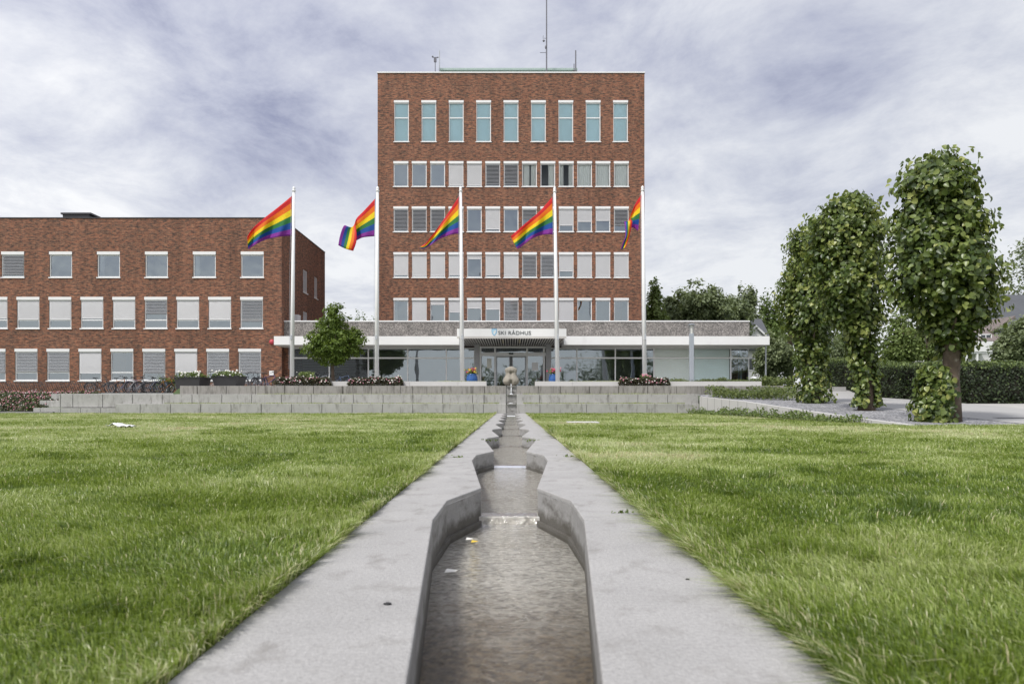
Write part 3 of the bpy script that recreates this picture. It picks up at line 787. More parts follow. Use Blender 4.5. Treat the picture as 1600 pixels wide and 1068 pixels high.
# ------------------------------------------------------------------ tower
def tower():
    Y = 51.0; xl, xr = X(590, Y), X(1007, Y); zt = Z(114.5, Y); yb = Y + 13
    e = empty('office_tower', ((xl+xr)/2, Y, 1.3), 'tall red brick office tower with rows of white framed windows', 'building')
    holes, wins = [], []
    w = 23*Y/F
    for k in range(9):
        x = X(615.8+42.79*k+11.45, Y); wins.append((x, Z(157, Y), w, 64.5*Y/F, 't', 27*Y/F, True))
    rows = {252: ['g', 'g', 'g', 'b', 'b', 'd', 'd', 'c6', 'c2', 'c3', 'c4', 'c4', 'c4'],
            322.6: ['d', 'd', 'd', 'd', 'g', 'b.95', 'g', 'd.5', 'd', 'b.75', 'b.6', 'b.55', 'd.8'],
            394: ['b.95', 'b', 'b', 'b.95', 'b.22', 'b.95', 'b', 'd', 'd', 'b.75', 'b', 'b', 'b'],
            465.4: ['c5', 'b', 'b.2', 'b.55', 'b.36', 'b.42', 'd.9', 'd', 'b', 'b', 'g', 'g', 'o']}
    for py, specs in rows.items():
        for k, s in enumerate(specs):
            wins.append((X(614.9+28.7*k+11.5, Y), Z(py, Y), w, 39.5*Y/F, s, 0, False))
    for x, z, ww, h, s, tr, teal in wins: holes.append((x-ww/2, x+ww/2, z-h, z))
    m = MB(); holes_wall(m, xl, xr, 1.3, zt, Y, holes, .28)
    # sides, back and roof slab
    m.add([(xl, Y, 1.3), (xl, yb, 1.3), (xl, yb, zt), (xl, Y, zt)], [(3, 2, 1, 0)]); m.add([(xr, Y, 1.3), (xr, yb, 1.3), (xr, yb, zt), (xr, Y, zt)], [(0, 1, 2, 3)])
    m.add([(xl, yb, 1.3), (xr, yb, 1.3), (xr, yb, zt), (xl, yb, zt)], [(1, 0, 3, 2)])
    m.build('wall', BRICK, e)
    MB().box(xl+.05, xr-.05, Y+.05, yb-.05, zt-.3, zt-.1).build('roof', M('roof_felt', (.10, .10, .10), .9), e)
    MB().box(xl-.04, xr+.04, Y-.05, yb+.04, zt+.002, zt+.09).build('coping', FRAME, e)
    im = MB()                                      # floors and rooms seen through the panes
    im.add([(xl+.4, Y+1.6, 5), (xr-.4, Y+1.6, 5), (xr-.4, Y+1.6, zt-.5), (xl+.4, Y+1.6, zt-.5)], [(0, 1, 2, 3)])
    for py in (240, 308, 379, 450):
        z = Z(py, Y); im.box(xl+.4, xr-.4, Y+.3, Y+1.58, z-.15, z+.15)
    im.build('interior_wall', ROOM, e)
    for x, z, ww, h, s, tr, teal in wins: window(e, x, Y, z, ww, h, s, tr, .17, .05, 0, teal)
    # rooftop plant room and aerials
    rb = MB(); Yp = 53.0
    a, b, z0, z1 = X(688, Yp), X(900, Yp), zt+.1, Z(107.5, Yp)
    pts = []
    n = 56
    for i in range(n+1):
        x = a + (b-a)*i/n; pts += [(x, Yp + (.09 if i % 2 else 0))]
    pts += [(b, Yp+6), (a, Yp+6)]
    o = empty('plant_room', ((a+b)/2, Yp, zt-.1), 'low green corrugated plant housing on the tower roof', 'plant housing')
    rb.prism(pts, zt-.1, z1-.15); rb.build('corrugated_wall', M('green_metal', (.22, .30, .27), .6, .15, 4), o)
    MB().box(a-.1, b+.1, Yp-.12, Yp+6.1, z1-.148, z1).build('roof', M('green_roof', (.30, .38, .35), .6, .1, 4), o)
    def rod(px, ptop, Yr, r, lab, extra=None):
        m = MB(); x = X(px, Yr); m.tube([(x, Yr, zt-.1), (x, Yr, Z(ptop, Yr))], [r, r*.8], 8)
        if extra: extra(m, x, Yr)
        tag(m.build('roof_aerial', GREYP if r < .056 and r > .05 and px < 700 else M('aerial_grey', (.12, .12, .14), .5)), lab, 'aerial', 'aerials on the tower roof')
    rod(686.5, 79, 52.9, .055, 'plain grey rod at the left end of the green plant housing')
    rod(899.5, 79, 52.9, .06, 'plain grey rod at the right end of the green plant housing', lambda m, x, y: m.box(x-.16, x-.1, y-.03, y+.03, zt, Z(100, y)))
    def wx(m, x, y):
        z = Z(96, y); m.box(x-.1, x+.1, y-.08, y+.08, z-.05, z+.28); m.tube([(x-.22, y, z+.3), (x+.22, y, z+.3)], .03, 6); m.ball((x-.2, y, z+.36), .07, 8, 6); m.ball((x+.2, y, z+.3), .06, 8, 6)
    rod(680, 96, 52.5, .035, 'short weather sensor mast near the tower roof left edge', wx)
    def big(m, x, y):
        m.tube([(x, y, Z(82.5, y)), (x-.5, y, Z(82.5, y))], .022, 6)
        m.tube([(x, y, Z(60, y)), (x-.28, y, Z(60, y)), (x-.25, y, Z(56, y))], .02, 6); m.ball((x-.22, y, Z(64, y)), .09, 8, 6); m.ball((x-.05, y, Z(74, y)), .08, 8, 6, (1, 1, 2))
    rod(854, -14, 52.2, .055, 'very tall thin lattice aerial rising from the tower roof', big)
tower()

# ------------------------------------------------------------------ left wing
def wing():
    Y = 46.0; xr = X(440, Y); xl = xr-27; zt = Z(341, Y); yb = 56.7
    e = empty('brick_wing', (xr-12, Y, 1.0), 'three storey red brick wing left of the tower', 'building')
    wins = []
    k = Y/F; w = 35.2*k
    up = ['d', 'g', 'c5', 'g', 'c5', 'g']
    for i in range(-3, 6):
        wins.append((X(20+74.85*i, Y) if i >= 0 else X(20+74.85*i, Y), Z(393, Y), w, 40*k, up[i] if i >= 0 else 'g', 0))
    mid = ['b.7', 'b.74', 'b.72', 'b.70', 'b.72', 'd.55', 'b.74', 'b.74', 'd.8']
    for i in range(-3, 9): wins.append((X(-6+49.9*i, Y) + 0, Z(463.7, Y), w, 49*k, mid[i] if i >= 0 else 'b.7', 36*k))
    lo = ['d.78', 'd.72', 'd.72', 'b.78', 'o', 'd.78', 'b.76', 'd.75', 'd.8']
    for i in range(-3, 9): wins.append((X(-9+49.9*i, Y), Z(544.6, Y), w, 49.6*k, lo[i] if i >= 0 else 'd.7', 37*k))
    holes = [(x-ww/2, x+ww/2, z-h, z) for x, z, ww, h, s, t in wins if x-ww/2 > xl]
    wins = [q for q in wins if q[0]-q[2]/2 > xl]
    m = MB(); holes_wall(m, xl, xr, .9, zt, Y, holes, .28)
    sw = [(51.3, 1.1, 8.73, 10.42), (54.1, .95, 8.73, 10.42), (51.3, 1.1, 5.4, 7.3)]
    holes_wall(m, Y, yb, .9, zt, xr, [(y-a/2, y+a/2, z0, z1) for y, a, z0, z1 in sw], .28, 'x')
    m.add([(xl, Y, .9), (xl, yb, .9), (xl, yb, zt), (xl, Y, zt)], [(3, 2, 1, 0)]); m.add([(xl, yb, .9), (xr, yb, .9), (xr, yb, zt), (xl, yb, zt)], [(1, 0, 3, 2)])
    m.build('wall', BRICK, e)
    MB().box(xl+.05, xr-.05, Y+.05, yb-.05, zt-.3, zt-.1).build('roof', M('roof_felt', (.10, .10, .10), .9), e)
    MB().box(xl-.03, xr+.03, Y-.04, yb+.03, zt+.002, zt+.06).build('coping', DARKM, e)
    im = MB().add([(xl+.4, Y+1.5, 1), (xr-.7, Y+1.5, 1), (xr-.7, Y+1.5, zt-.5), (xl+.4, Y+1.5, zt-.5)], [(0, 1, 2, 3)])
    im.box(xl+.4, xr-.5, Y+.3, Y+1.48, Z(448, Y)-.15, Z(448, Y)+.15); im.box(xl+.4, xr-.5, Y+.3, Y+1.48, Z(528, Y)-.15, Z(528, Y)+.15)
    im.add([(xr-.65, Y+1.6, 2), (xr-.65, yb-.2, 2), (xr-.65, yb-.2, zt-.5), (xr-.65, Y+1.6, zt-.5)], [(0, 1, 2, 3)])
    im.build('interior_wall', ROOM, e)
    for i, (x, z, ww, h, s, t) in enumerate(wins): window(e, x, Y, z, ww, h, s, t, .2, .07)
    for y, a, z0, z1 in sw: window(e, xr, y, z1, a, z1-z0, 'b', 0, .0, .06, R(90))
    # potted things on the sills of the lower rooms
    MB().box(xr-.28, xr+.03, Y-.07, Y-.005, Z(582, Y), Z(573, Y)).v
    # wall fittings
    a = MB().lathe([(.02, 0), (.17, .0), (.17, .06), (.1, .12), (.02, .13)], (0, 0, 0), 14)
    o = bpy.data.objects.new('alarm_bell', a.mesh('alarm_bell', M('red_paint', (.45, .05, .07), .4), True)); col.objects.link(o)
    o.location = (X(425, 46)+.0, Y-.002, Z(534, Y)); o.rotation_euler = (R(90), 0, 0); tag(o, 'round red alarm bell on the brick wing beside the canopy end', 'alarm bell')
    s = MB().box(X(421, Y), X(428, Y), Y-.05, Y-.003, Z(586, Y), Z(579, Y)); tag(s.build('wall_box', FRAME), 'small white box low on the brick wing corner', 'wall box')
    a = MB().box(X(459, 49), X(468, 49), 48.7, 49.3, 6.0, Z(492, 49)); a.box(X(460, 49), X(467, 49), 48.68, 48.702, 6.1, Z(493.5, 49))
    tag(a.build('air_conditioner', FRAME), 'white air conditioning unit on the flat roof beside the wing', 'air conditioner')
    h = MB().box(X(98, 50), X(139, 50), 50, 52, zt-.2, Z(335, 50)); h.box(X(96, 50), X(143, 50), 49.9, 52.1, Z(335, 50), Z(332.5, 50)); tag(h.build('roof_hatch', DARKM), 'dark flat hatch box on the roof of the brick wing', 'roof hatch')
wing()

# ------------------------------------------------------------------ low glazed pavilion with the canopy
def pavilion():
    Y, Yf = 46.5, 44.3
    xl, xr = X(441.5, Y)+.08, X(1171, Y)
    e = empty('glazed_pavilion', (0, Y, 1.36), 'low glazed front building with white canopy and pebble dashed parapet', 'building')
    zsof, zfas, zpar = 4.23, Z(525, Yf), Z(502.5, Y)
    MB().box(xl, xr, Y, Y+.25, zsof+.1, zpar).build('parapet', AGG, e)
    MB().box(xr-.25, xr, Y+.252, 51-.05, zsof+.1, zpar-.003).build('side_parapet', AGG, e)
    MB().box(xl, xr+.03, Y-.04, Y+.3, zpar+.002, zpar+.075).build('coping', FRAME, e)
    MB().box(xl, xr-.26, Y+.26, 50.95, zpar-.55, zpar-.4).build('roof', M('roof_felt', (.1, .1, .1), .9), e)
    for i in range(9):
        pass
    x0, x1 = X(428, Yf), X(1202.5, Yf)
    # canopy slab in two runs, either side of the porch
    pa, pb = X(733, Yf)-.2, X(868, Yf)+.1
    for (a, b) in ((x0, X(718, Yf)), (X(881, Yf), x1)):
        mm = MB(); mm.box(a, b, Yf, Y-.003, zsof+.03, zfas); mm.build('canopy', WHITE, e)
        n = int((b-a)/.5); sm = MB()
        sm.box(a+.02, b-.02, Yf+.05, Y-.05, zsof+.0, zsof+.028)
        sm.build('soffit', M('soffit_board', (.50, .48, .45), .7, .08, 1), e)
    cm = MB().box(xr+.002, x1, Y, 50.5, zsof+.03, zfas-.003); cm.build('side_canopy', WHITE, e)
    # red flashing post at the join with the wing
    MB().box(xl-.075, xl-.01, Y-.1, Y-.02, zsof+.45, zpar+.05).build('flashing', M('red_flashing', (.22, .05, .045), .5), e)
    MB().box(X(441, 46.2)-.3, X(452, 46.5), Y+.0, Y+.4, 1.3, zsof).build('brick_pier', BRICK, e)
    # glazing bays: mullion positions in photo pixels
    zb, ztr, zg = 1.36, Z(559, Y), zsof
    bays_l = [454, 514, 575, 636.5, 697, 741]; bays_r = [858, 901, 961, 1021.5, 1083, 1141.5, 1170]
    def bay(pa, pb, kind):
        a, b = X(pa, Y), X(pb, Y); f = .045
        m = MB(); m.box(a, a+f*1.3, Y, Y+.1, zb, zg); m.box(b-f*.5, b, Y, Y+.1, zb, zg)
        m.box(a+f*1.3, b-f*.5, Y+.003, Y+.09, ztr-.05, ztr+.05); m.box(a+f*1.3, b-f*.5, Y+.003, Y+.09, zb, zb+.1); m.box(a+f*1.3, b-f*.5, Y+.003, Y+.09, zg-.07, zg)
        wi = m.build('window', FRAME, e)
        MB().add([(a+.05, Y+.05, zb+.09), (b-.02, Y+.05, zb+.09), (b-.02, Y+.05, ztr-.04), (a+.05, Y+.05, ztr-.04)], [(0, 1, 2, 3)]).build('pane', GLASS_CLEAR if kind in 'wxd' else GLASS, wi)
        MB().add([(a+.05, Y+.05, ztr+.04), (b-.02, Y+.05, ztr+.04), (b-.02, Y+.05, zg-.06), (a+.05, Y+.05, zg-.06)], [(0, 1, 2, 3)]).build('pane', GLASS_CLEAR if kind in 'wxd' else GLASS, wi)
        if kind == 'd':
            me = blind_mesh(b-a-.12, zg-zb-.75, M('black_blind_slats', (.13, .13, .13), .5, .06, .8), .11, 40); obj('blind', me, wi, ((a+b)/2, .16, zg-1.36-.45))
        if kind == 'w':
            MB().box(a+.06, b-.05, Y+.12, Y+.13, zb+.1, zg-.08).build('roller_shade', M('pale_shade', (.88, .88, .83), .8, .05, .5), wi)
        if kind == 'x':
            MB().box(a+.06, b-.05, Y+.12, Y+.13, zb+.1, zg-.08).build('roller_shade', M('mint_shade', (.80, .87, .84), .8, .05, .5), wi)
    for i, k in enumerate('ddgggg'[:5]): bay(bays_l[i], bays_l[i+1], k)
    for i, k in enumerate('gggwxg'): bay(bays_r[i], bays_r[i+1], k)
    # right end wall of glass
    m = MB()
    for y in (46.6, 48.2, 49.8): m.box(xr-.1, xr-.02, y, y+.08, zb, zg)
    m.box(xr-.095, xr-.025, 46.68, 49.8, ztr-.05, ztr+.05); wi = m.build('end_window', FRAME, e)
    MB().add([(xr-.06, 46.68, zb), (xr-.06, 49.8, zb), (xr-.06, 49.8, zg), (xr-.06, 46.68, zg)], [(0, 1, 2, 3)]).build('pane', GLASS, wi)
    # rooms behind the glass
    im = MB(); im.add([(xl, 50.6, zb), (xr-.1, 50.6, zb), (xr-.1, 50.6, zg), (xl, 50.6, zg)], [(0, 1, 2, 3)])
    im.add([(xl, Y+.15, zb+.003), (xr-.15, Y+.15, zb+.003), (xr-.15, 50.6, zb+.003), (xl, 50.6, zb+.003)], [(0, 1, 2, 3)])
    im.add([(xl, Y+.15, zg+.02), (xr-.15, Y+.15, zg+.02), (xr-.15, 50.6, zg+.02), (xl, 50.6, zg+.02)], [(3, 2, 1, 0)])
    for px in (640, 735, 862, 1000, 1141): im.box(X(px, 48)-.08, X(px, 48)+.08, 47.6, 50.5, zb+.004, zg)
    im.build('interior_wall', ROOM, e)
    MB().box(X(1143, 47), X(1153, 47), 47, 49.5, zb+.01, zg-.01).build('brick_pier', BRICK, e)
    # ---- entrance: doors and frames
    d = MB(); a, b = X(749, Y), X(853, Y)
    for px, w in ((750.5, 3.2), (773.5, 2.6), (823.5, 2.6), (850, 3.2)): d.box(X(px-w/2, Y), X(px+w/2, Y), Y-.02, Y+.12, zb, zg+.1)
    d.box(a, b, Y-.017, Y+.11, Z(556, Y), Z(550.5, Y)); d.box(a, b, Y-.016, Y+.11, zg-.02, zg+.1)
    dr = d.build('entrance_frame', FRAME, e)
    MB().box(X(795, Y), X(802, Y), Y-.08, Y-.02, Z(553.5, Y), Z(551, Y)).build('door_sensor', DARKM, dr)
    MB().add([(a+.1, Y+.06, Z(551, Y)), (b-.1, Y+.06, Z(551, Y)), (b-.1, Y+.06, zg), (a+.1, Y+.06, zg)], [(0, 1, 2, 3)]).build('pane', GLASS, dr)
    for s0, s1 in ((752, 772.3), (824.7, 848.4)):
        MB().add([(X(s0, Y), Y+.05, zb), (X(s1, Y), Y+.05, zb), (X(s1, Y), Y+.05, Z(556, Y)), (X(s0, Y), Y+.05, Z(556, Y))], [(0, 1, 2, 3)]).build('pane', GLASS, dr)
    for s0, s1 in ((774.8, 797.5), (799.5, 822.2)):
        m = MB(); p, q = X(s0, Y), X(s1, Y); zt = Z(556.3, Y)
        m.box(p, p+.09, Y-.005, Y+.05, zb+.02, zt); m.box(q-.09, q, Y-.005, Y+.05, zb+.02, zt); m.box(p+.09, q-.09, Y-.003, Y+.048, zb+.02, zb+.14); m.box(p+.09, q-.09, Y-.003, Y+.048, zt-.09, zt)
        dd = m.build('door', GREYP, e)
        MB().add([(p+.08, Y+.02, zb+.12), (q-.08, Y+.02, zb+.12), (q-.08, Y+.02, zt-.08), (p+.08, Y+.02, zt-.08)], [(0, 1, 2, 3)]).build('pane', GLASS, dd)
    MB().box(X(831, Y), X(841, Y), Y+.02, Y+.03, Z(579, Y), Z(566, Y)).build('notice_sheet', FRAME, dr)
    MB().box(X(761, Y), X(768, Y), Y+.02, Y+.03, Z(575, Y), Z(560, Y)).build('notice_sheet', M('notice_cream', (.72, .72, .66), .8), dr)
    # ---- porch roof
    Yp = 41.0; a, b = X(714, Yp), X(885, Yp); z0, z1 = Z(526.2, Yp), Z(513.3, Yp)
    pr = MB(); pr.box(a, b, Yp, 46.4, z0+.04, z1); pr.build('porch_roof', WHITE, e)
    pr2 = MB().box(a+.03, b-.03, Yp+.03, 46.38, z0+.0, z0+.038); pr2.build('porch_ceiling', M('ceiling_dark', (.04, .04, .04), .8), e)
    sl_ = MB(); n = 42
    for i in range(n):
        x = a + .04 + (b-a-.08)*(i+.5)/n; sl_.box(x-.023, x+.023, Yp+.02, 46.36, z0-.09, z0-.001)
    sl_.box(a, b, Yp-.001, Yp+.018, z0-.09, z0+.04)
    sl_.build('porch_slats', M('slat_paint', (.55, .53, .50), .6, .05), e)
    for i, px in enumerate((786, 812)):
        for y in (42.2, 43.6): MB().lathe([(.03, -.02), (.05, -.02), (.05, .03), (.03, .03)], (X(px, 43), y, z0-.11), 10).build('downlight', M('lamp_brass', (.6, .5, .3), .4), e)
    for px in (745.5, 857): MB().box(X(px, 45)-.17, X(px, 45)+.17, 44.85, 45.15, 1.36, z0-.1).build('column', M('column_grey', (.27, .27, .275), .7, .15, 3, .1, 40), e)
    # lettering and shield on the porch fascia
    cu = bpy.data.curves.new('lettering', 'FONT'); cu.body = 'SKI RÅDHUS'; cu.size = .46; cu.extrude = .012; cu.space_character = 1.06
    to = bpy.data.objects.new('tmp', cu); col.objects.link(to); bpy.context.view_layer.update()
    me = bpy.data.meshes.new_from_object(to.evaluated_get(bpy.context.evaluated_depsgraph_get())); bpy.data.objects.remove(to)
    co = np.array([v.co[:] for v in me.vertices]); wtx, htx = co[:, 0].max()-co[:, 0].min(), .0
    wid = X(829.5, Yp)-X(778.5, Yp); sx = wid/wtx
    hcap = (Z(516.2, Yp)-Z(522.6, Yp))
    # height of plain capitals (not the ring of the Å)
    hs = np.percentile(co[:, 1], 90); sy = hcap/max(.3, hs)
    for v in me.vertices: v.co = ((v.co.x-co[:, 0].min())*sx, v.co.z, v.co.y*sy)
    me.materials.clear(); me.materials.append(M('letter_grey', (.07, .08, .09), .5)); me.name = 'lettering'
    o = obj('lettering', me, e); bw = wloc(e); o.location = (X(778.5, Yp)-bw.x, Yp-.014-bw.y, Z(522.6, Yp)-bw.z)
    def shield(s, yy, name, mat, ins=0):
        cx, cz = X(772.3, Yp), Z(518.6, Yp); hw, hh = .155*s, .21*s
        pl = [(-1, 1), (-.5, .9), (0, 1.02), (.5, .9), (1, 1), (1.02, .2), (.82, -.4), (.4, -.85), (0, -1.1), (-.4, -.85), (-.82, -.4), (-1.02, .2)]
        return MB().extr([(cx+p*hw, cz+q*hh) for p, q in pl], 'y', yy, yy+.012)
    sh = shield(1.0, Yp-.013, 'shield', None).build('shield', M('shield_blue', (.10, .33, .55), .5), e)
    shield(.82, Yp-.017, 'f', None).build('shield_field', M('shield_pale', (.45, .68, .82), .5), sh)
    cx, cz = X(772.3, Yp), Z(518.6, Yp)
    MB().extr([(cx-.10, cz+.10), (cx-.04, cz+.02), (cx+.03, cz+.09), (cx+.10, cz+.12), (cx+.08, cz-.02), (cx+.0, cz-.13), (cx-.06, cz-.07), (cx-.02, cz-.02)], 'y', Yp-.021, Yp-.016).build('charge', FRAME, sh)
    # slim corner post
    m = MB().tube([(X(1196.5, 45), 45, 1.33), (X(1196.5, 45), 45, zsof+.05)], .05, 10); m.build('corner_post', METAL, e)
pavilion()
# reception furniture seen through the glass
def indoor():
    s = empty('sofa', (X(622, 48.3), 48.3, 1.365), 'low yellow sofa behind the glass left of the entrance', 'sofa')
    a, b = X(611, 48.3), X(636, 48.3)
    m = MB(); m.box(a, b, 48.0, 48.8, 1.45, 1.8); m.build('seat', M('yellow_cloth', (.55, .38, .03), .8), s)
    MB().box(a, b, 48.802, 49.0, 1.45, 2.1).build('backrest', M('yellow_cloth', (.55, .38, .03), .8), s)
    c = MB()
    for x in (a+.1, b-.1): c.box(x-.04, x+.04, 48.1, 48.7, 1.365, 1.448)
    c.build('base', DARKM, s)
    for px, Yc, lab in ((787, 49.0, 'dark red armchair inside the left door pane'), (835, 48.6, 'dark red armchair inside beside the right side light')):
        s = empty('armchair', (X(px, Yc), Yc, 1.365), lab, 'armchair', 'armchairs in the lobby')
        x = X(px, Yc); mm = M('maroon_leather', (.10, .03, .03), .5)
        MB().box(x-.33, x+.33, Yc-.3, Yc+.3, 1.5, 1.78).build('seat', mm, s); MB().box(x-.4, x+.4, Yc+.302, Yc+.45, 1.38, 2.15).build('backrest', mm, s)
        for q in (-1, 1): MB().box(x+q*.37-.04, x+q*.37+.04, Yc-.3, Yc+.3, 1.37, 1.95).build('armrest', mm, s)
indoor()

# ------------------------------------------------------------------ flagpoles and flags
YF = 38.4
def rainbow():
    m, t, b = newmat('rainbow_cloth')
    uv = N(t, 'ShaderNodeUVMap'); s = N(t, 'ShaderNodeSeparateXYZ'); L(t, uv.outputs[0], s.inputs[0])
    cols = [(.33, .05, .42), (.02, .12, .46), (.05, .27, .08), (.93, .76, .02), (.90, .26, .015), (.74, .03, .035)]
    c = ramp_n(t, s.outputs[1], [(i/6, k) for i, k in enumerate(cols)], 'CONSTANT')
    n = N(t, 'ShaderNodeTexNoise', i_Scale=14.0, i_Detail=3.0); L(t, coords(t, 'obj'), n.inputs[0])
    L(t, c, b.inputs['Base Color']); b.inputs['Roughness'].default_value = .65
    bp = N(t, 'ShaderNodeBump', i_Strength=.15, i_Distance=.02); L(t, n.outputs[0], bp.inputs['Height']); L(t, bp.outputs[0], b.inputs['Normal'])
    tl = N(t, 'ShaderNodeBsdfTranslucent'); L(t, c, tl.inputs[0]); mx = N(t, 'ShaderNodeMixShader'); mx.inputs[0].default_value = .5
    L(t, b.outputs[0], mx.inputs[1]); L(t, tl.outputs[0], mx.inputs[2]); L(t, mx.outputs[0], t.nodes['Material Output'].inputs[0]); return m
RAINBOW = rainbow()
def flagpole(pb, pt, ptop, label):
    xb, xt = X(pb, YF), X(pt, YF); zt = Z(ptop, YF)
    e = empty('flagpole', (xb, YF, 1.36), label, 'flagpole', 'white flagpoles along the plaza')
    MB().tube([(xb, YF, 1.36), (xb+(xt-xb)*.5, YF, (1.36+zt)/2), (xt, YF, zt-.22)], [.125, .105, .072], 14).build('pole', POLEW, e, True)
    MB().lathe([(.02, -.24), (.10, -.22), (.10, -.16), (.05, -.13), (.09, -.06), (.07, .0), (.015, .07)], (xt, YF, zt), 14).build('finial', POLEW, e, True)
    MB().tube([(xt-.13, YF-.06, zt-.35), (xt-.15+(xb-xt)*.5, YF-.07, (zt+2.5)/2), (xb-.14, YF-.06, 2.4)], .008, 5).build('halyard', GREYP, e)
    MB().box(xb-.05, xb+.05, YF-.17, YF-.1, 4.05, 4.3).build('cleat_box', GREYP, e)
    MB().lathe([(.2, 0), (.2, .03), (.14, .05), (.14, .12)], (xb, YF, 1.36), 14).build('base_collar', METAL, e)
def flag(stations, label, amp=.16, ph=0.0, waves=2.2):
    """stations: (u, top px,py, bottom px,py, depth)"""
    nu, nv = 44, 18
    st = np.array([[s[0], *s[1], *s[2], s[3]] for s in stations], float)
    us = np.linspace(0, 1, nu)
    # smooth interpolation through the stations
    def cat(col_):
        k = st[:, 0]; v = st[:, col_]; d = np.gradient(v, k); out = []
        for u in us:
            i = min(max(np.searchsorted(k, u)-1, 0), len(k)-2); h = k[i+1]-k[i]; t = (u-k[i])/h
            out.append((2*t**3-3*t**2+1)*v[i] + (t**3-2*t**2+t)*h*d[i] + (-2*t**3+3*t**2)*v[i+1] + (t**3-t**2)*h*d[i+1])
        return np.array(out)
    tx, ty, bx, by, dz = (cat(i) for i in range(1, 6))
    V, uv = [], []
    for i, u in enumerate(us):
        for j in range(nv):
            v = j/(nv-1)
            px = bx[i]+(tx[i]-bx[i])*v; py = by[i]+(ty[i]-by[i])*v
            y = YF - .05 + dz[i] + amp*min(1, u*3)*math.sin(waves*2*math.pi*u + ph + 2.2*v + .8*math.sin(3*v)) + .04*min(1, u*4)*math.sin(11*u+7*v+ph)
            sag = math.sin(math.pi*v)*2.0*u
            V.append(P(px, py+sag*.6, y)); uv.append((u, v*.9985+.0005))
    F_ = [(i*nv+j, (i+1)*nv+j, (i+1)*nv+j+1, i*nv+j+1) for i in range(nu-1) for j in range(nv-1)]
    m = MB(); m.add(V, F_)
    o = m.build('rainbow_flag', RAINBOW, smooth=True)
    ul = o.data.uv_layers.new(name='UVMap')
    for lp in o.data.loops: ul.data[lp.index].uv = uv[lp.vertex_index]
    sm = o.modifiers.new('cloth', 'SOLIDIFY'); sm.thickness = .006
    tag(o, label, 'flag', 'rainbow flags on the flagpoles')
def flags():
    pos = [(456, 459.2, 293, 'flagpole before the corner of the brick wing, leftmost of the row'), (588.5, 590, 293, 'flagpole in front of the left edge of the brick tower'),
           (722.5, 719.8, 293, 'flagpole crossing the left end of the porch fascia'), (871.5, 866.6, 294, 'flagpole crossing the right end of the porch fascia'), (1007.5, 1004, 292, 'flagpole in front of the right edge of the brick tower')]
    for p in pos: flagpole(*p)
    flag([(0, (456.2, 306), (455.8, 368), 0), (.3, (433, 325), (436, 370), .1), (.6, (410, 343), (413, 375), .25), (.85, (393, 359), (396, 384), .1), (1, (386, 370), (388, 389.5), 0)],
         'rainbow flag spread widest before the brick wing, leftmost of the five', .14, .5)
    flag([(0, (586.5, 310), (585.5, 369), 0), (.3, (568, 330), (567, 371), .2), (.5, (556, 343), (549, 375), .3), (.62, (555, 350), (545, 358), -.1), (.75, (557, 362), (538, 352), -.4), (.9, (556.5, 379), (531, 369), -.5), (1, (552, 392), (528.5, 383), -.5)],
         'rainbow flag with its end folded back, against open sky left of the tower', .05, 1.5)
    flag([(0, (717.5, 306), (718, 365), 0), (.25, (704, 327), (703, 367), .15), (.5, (689, 349), (686, 374), .3), (.75, (673, 370), (671, 384), .1), (.92, (664, 381), (660, 388.5), 0), (1, (659, 384), (654.6, 386.5), -.1)],
         'rainbow flag tapering to a thin point before the left windows of the tower', .10, 2.2)
    flag([(0, (863.6, 307), (864.6, 366), 0), (.3, (843, 330), (847, 367), .15), (.6, (822, 348), (829, 374), .25), (.85, (806, 362), (815, 385), .05), (1, (798, 369), (808.5, 389), -.1)],
         'rainbow flag spread wide before the tower, right of the porch sign', .14, 3.4)
    flag([(0, (1002.3, 304), (997, 361), 0), (.22, (992, 320), (990, 356), .3), (.4, (984.5, 340), (977, 352), .1), (.55, (988, 346), (975.5, 346), -.3), (.75, (984, 366), (977, 368), -.4), (.9, (981, 377), (973, 380), -.4), (1, (978, 385), (970, 389), -.4)],
         'rainbow flag hanging crumpled and narrow at the right edge of the tower', .05, .3)
flags()

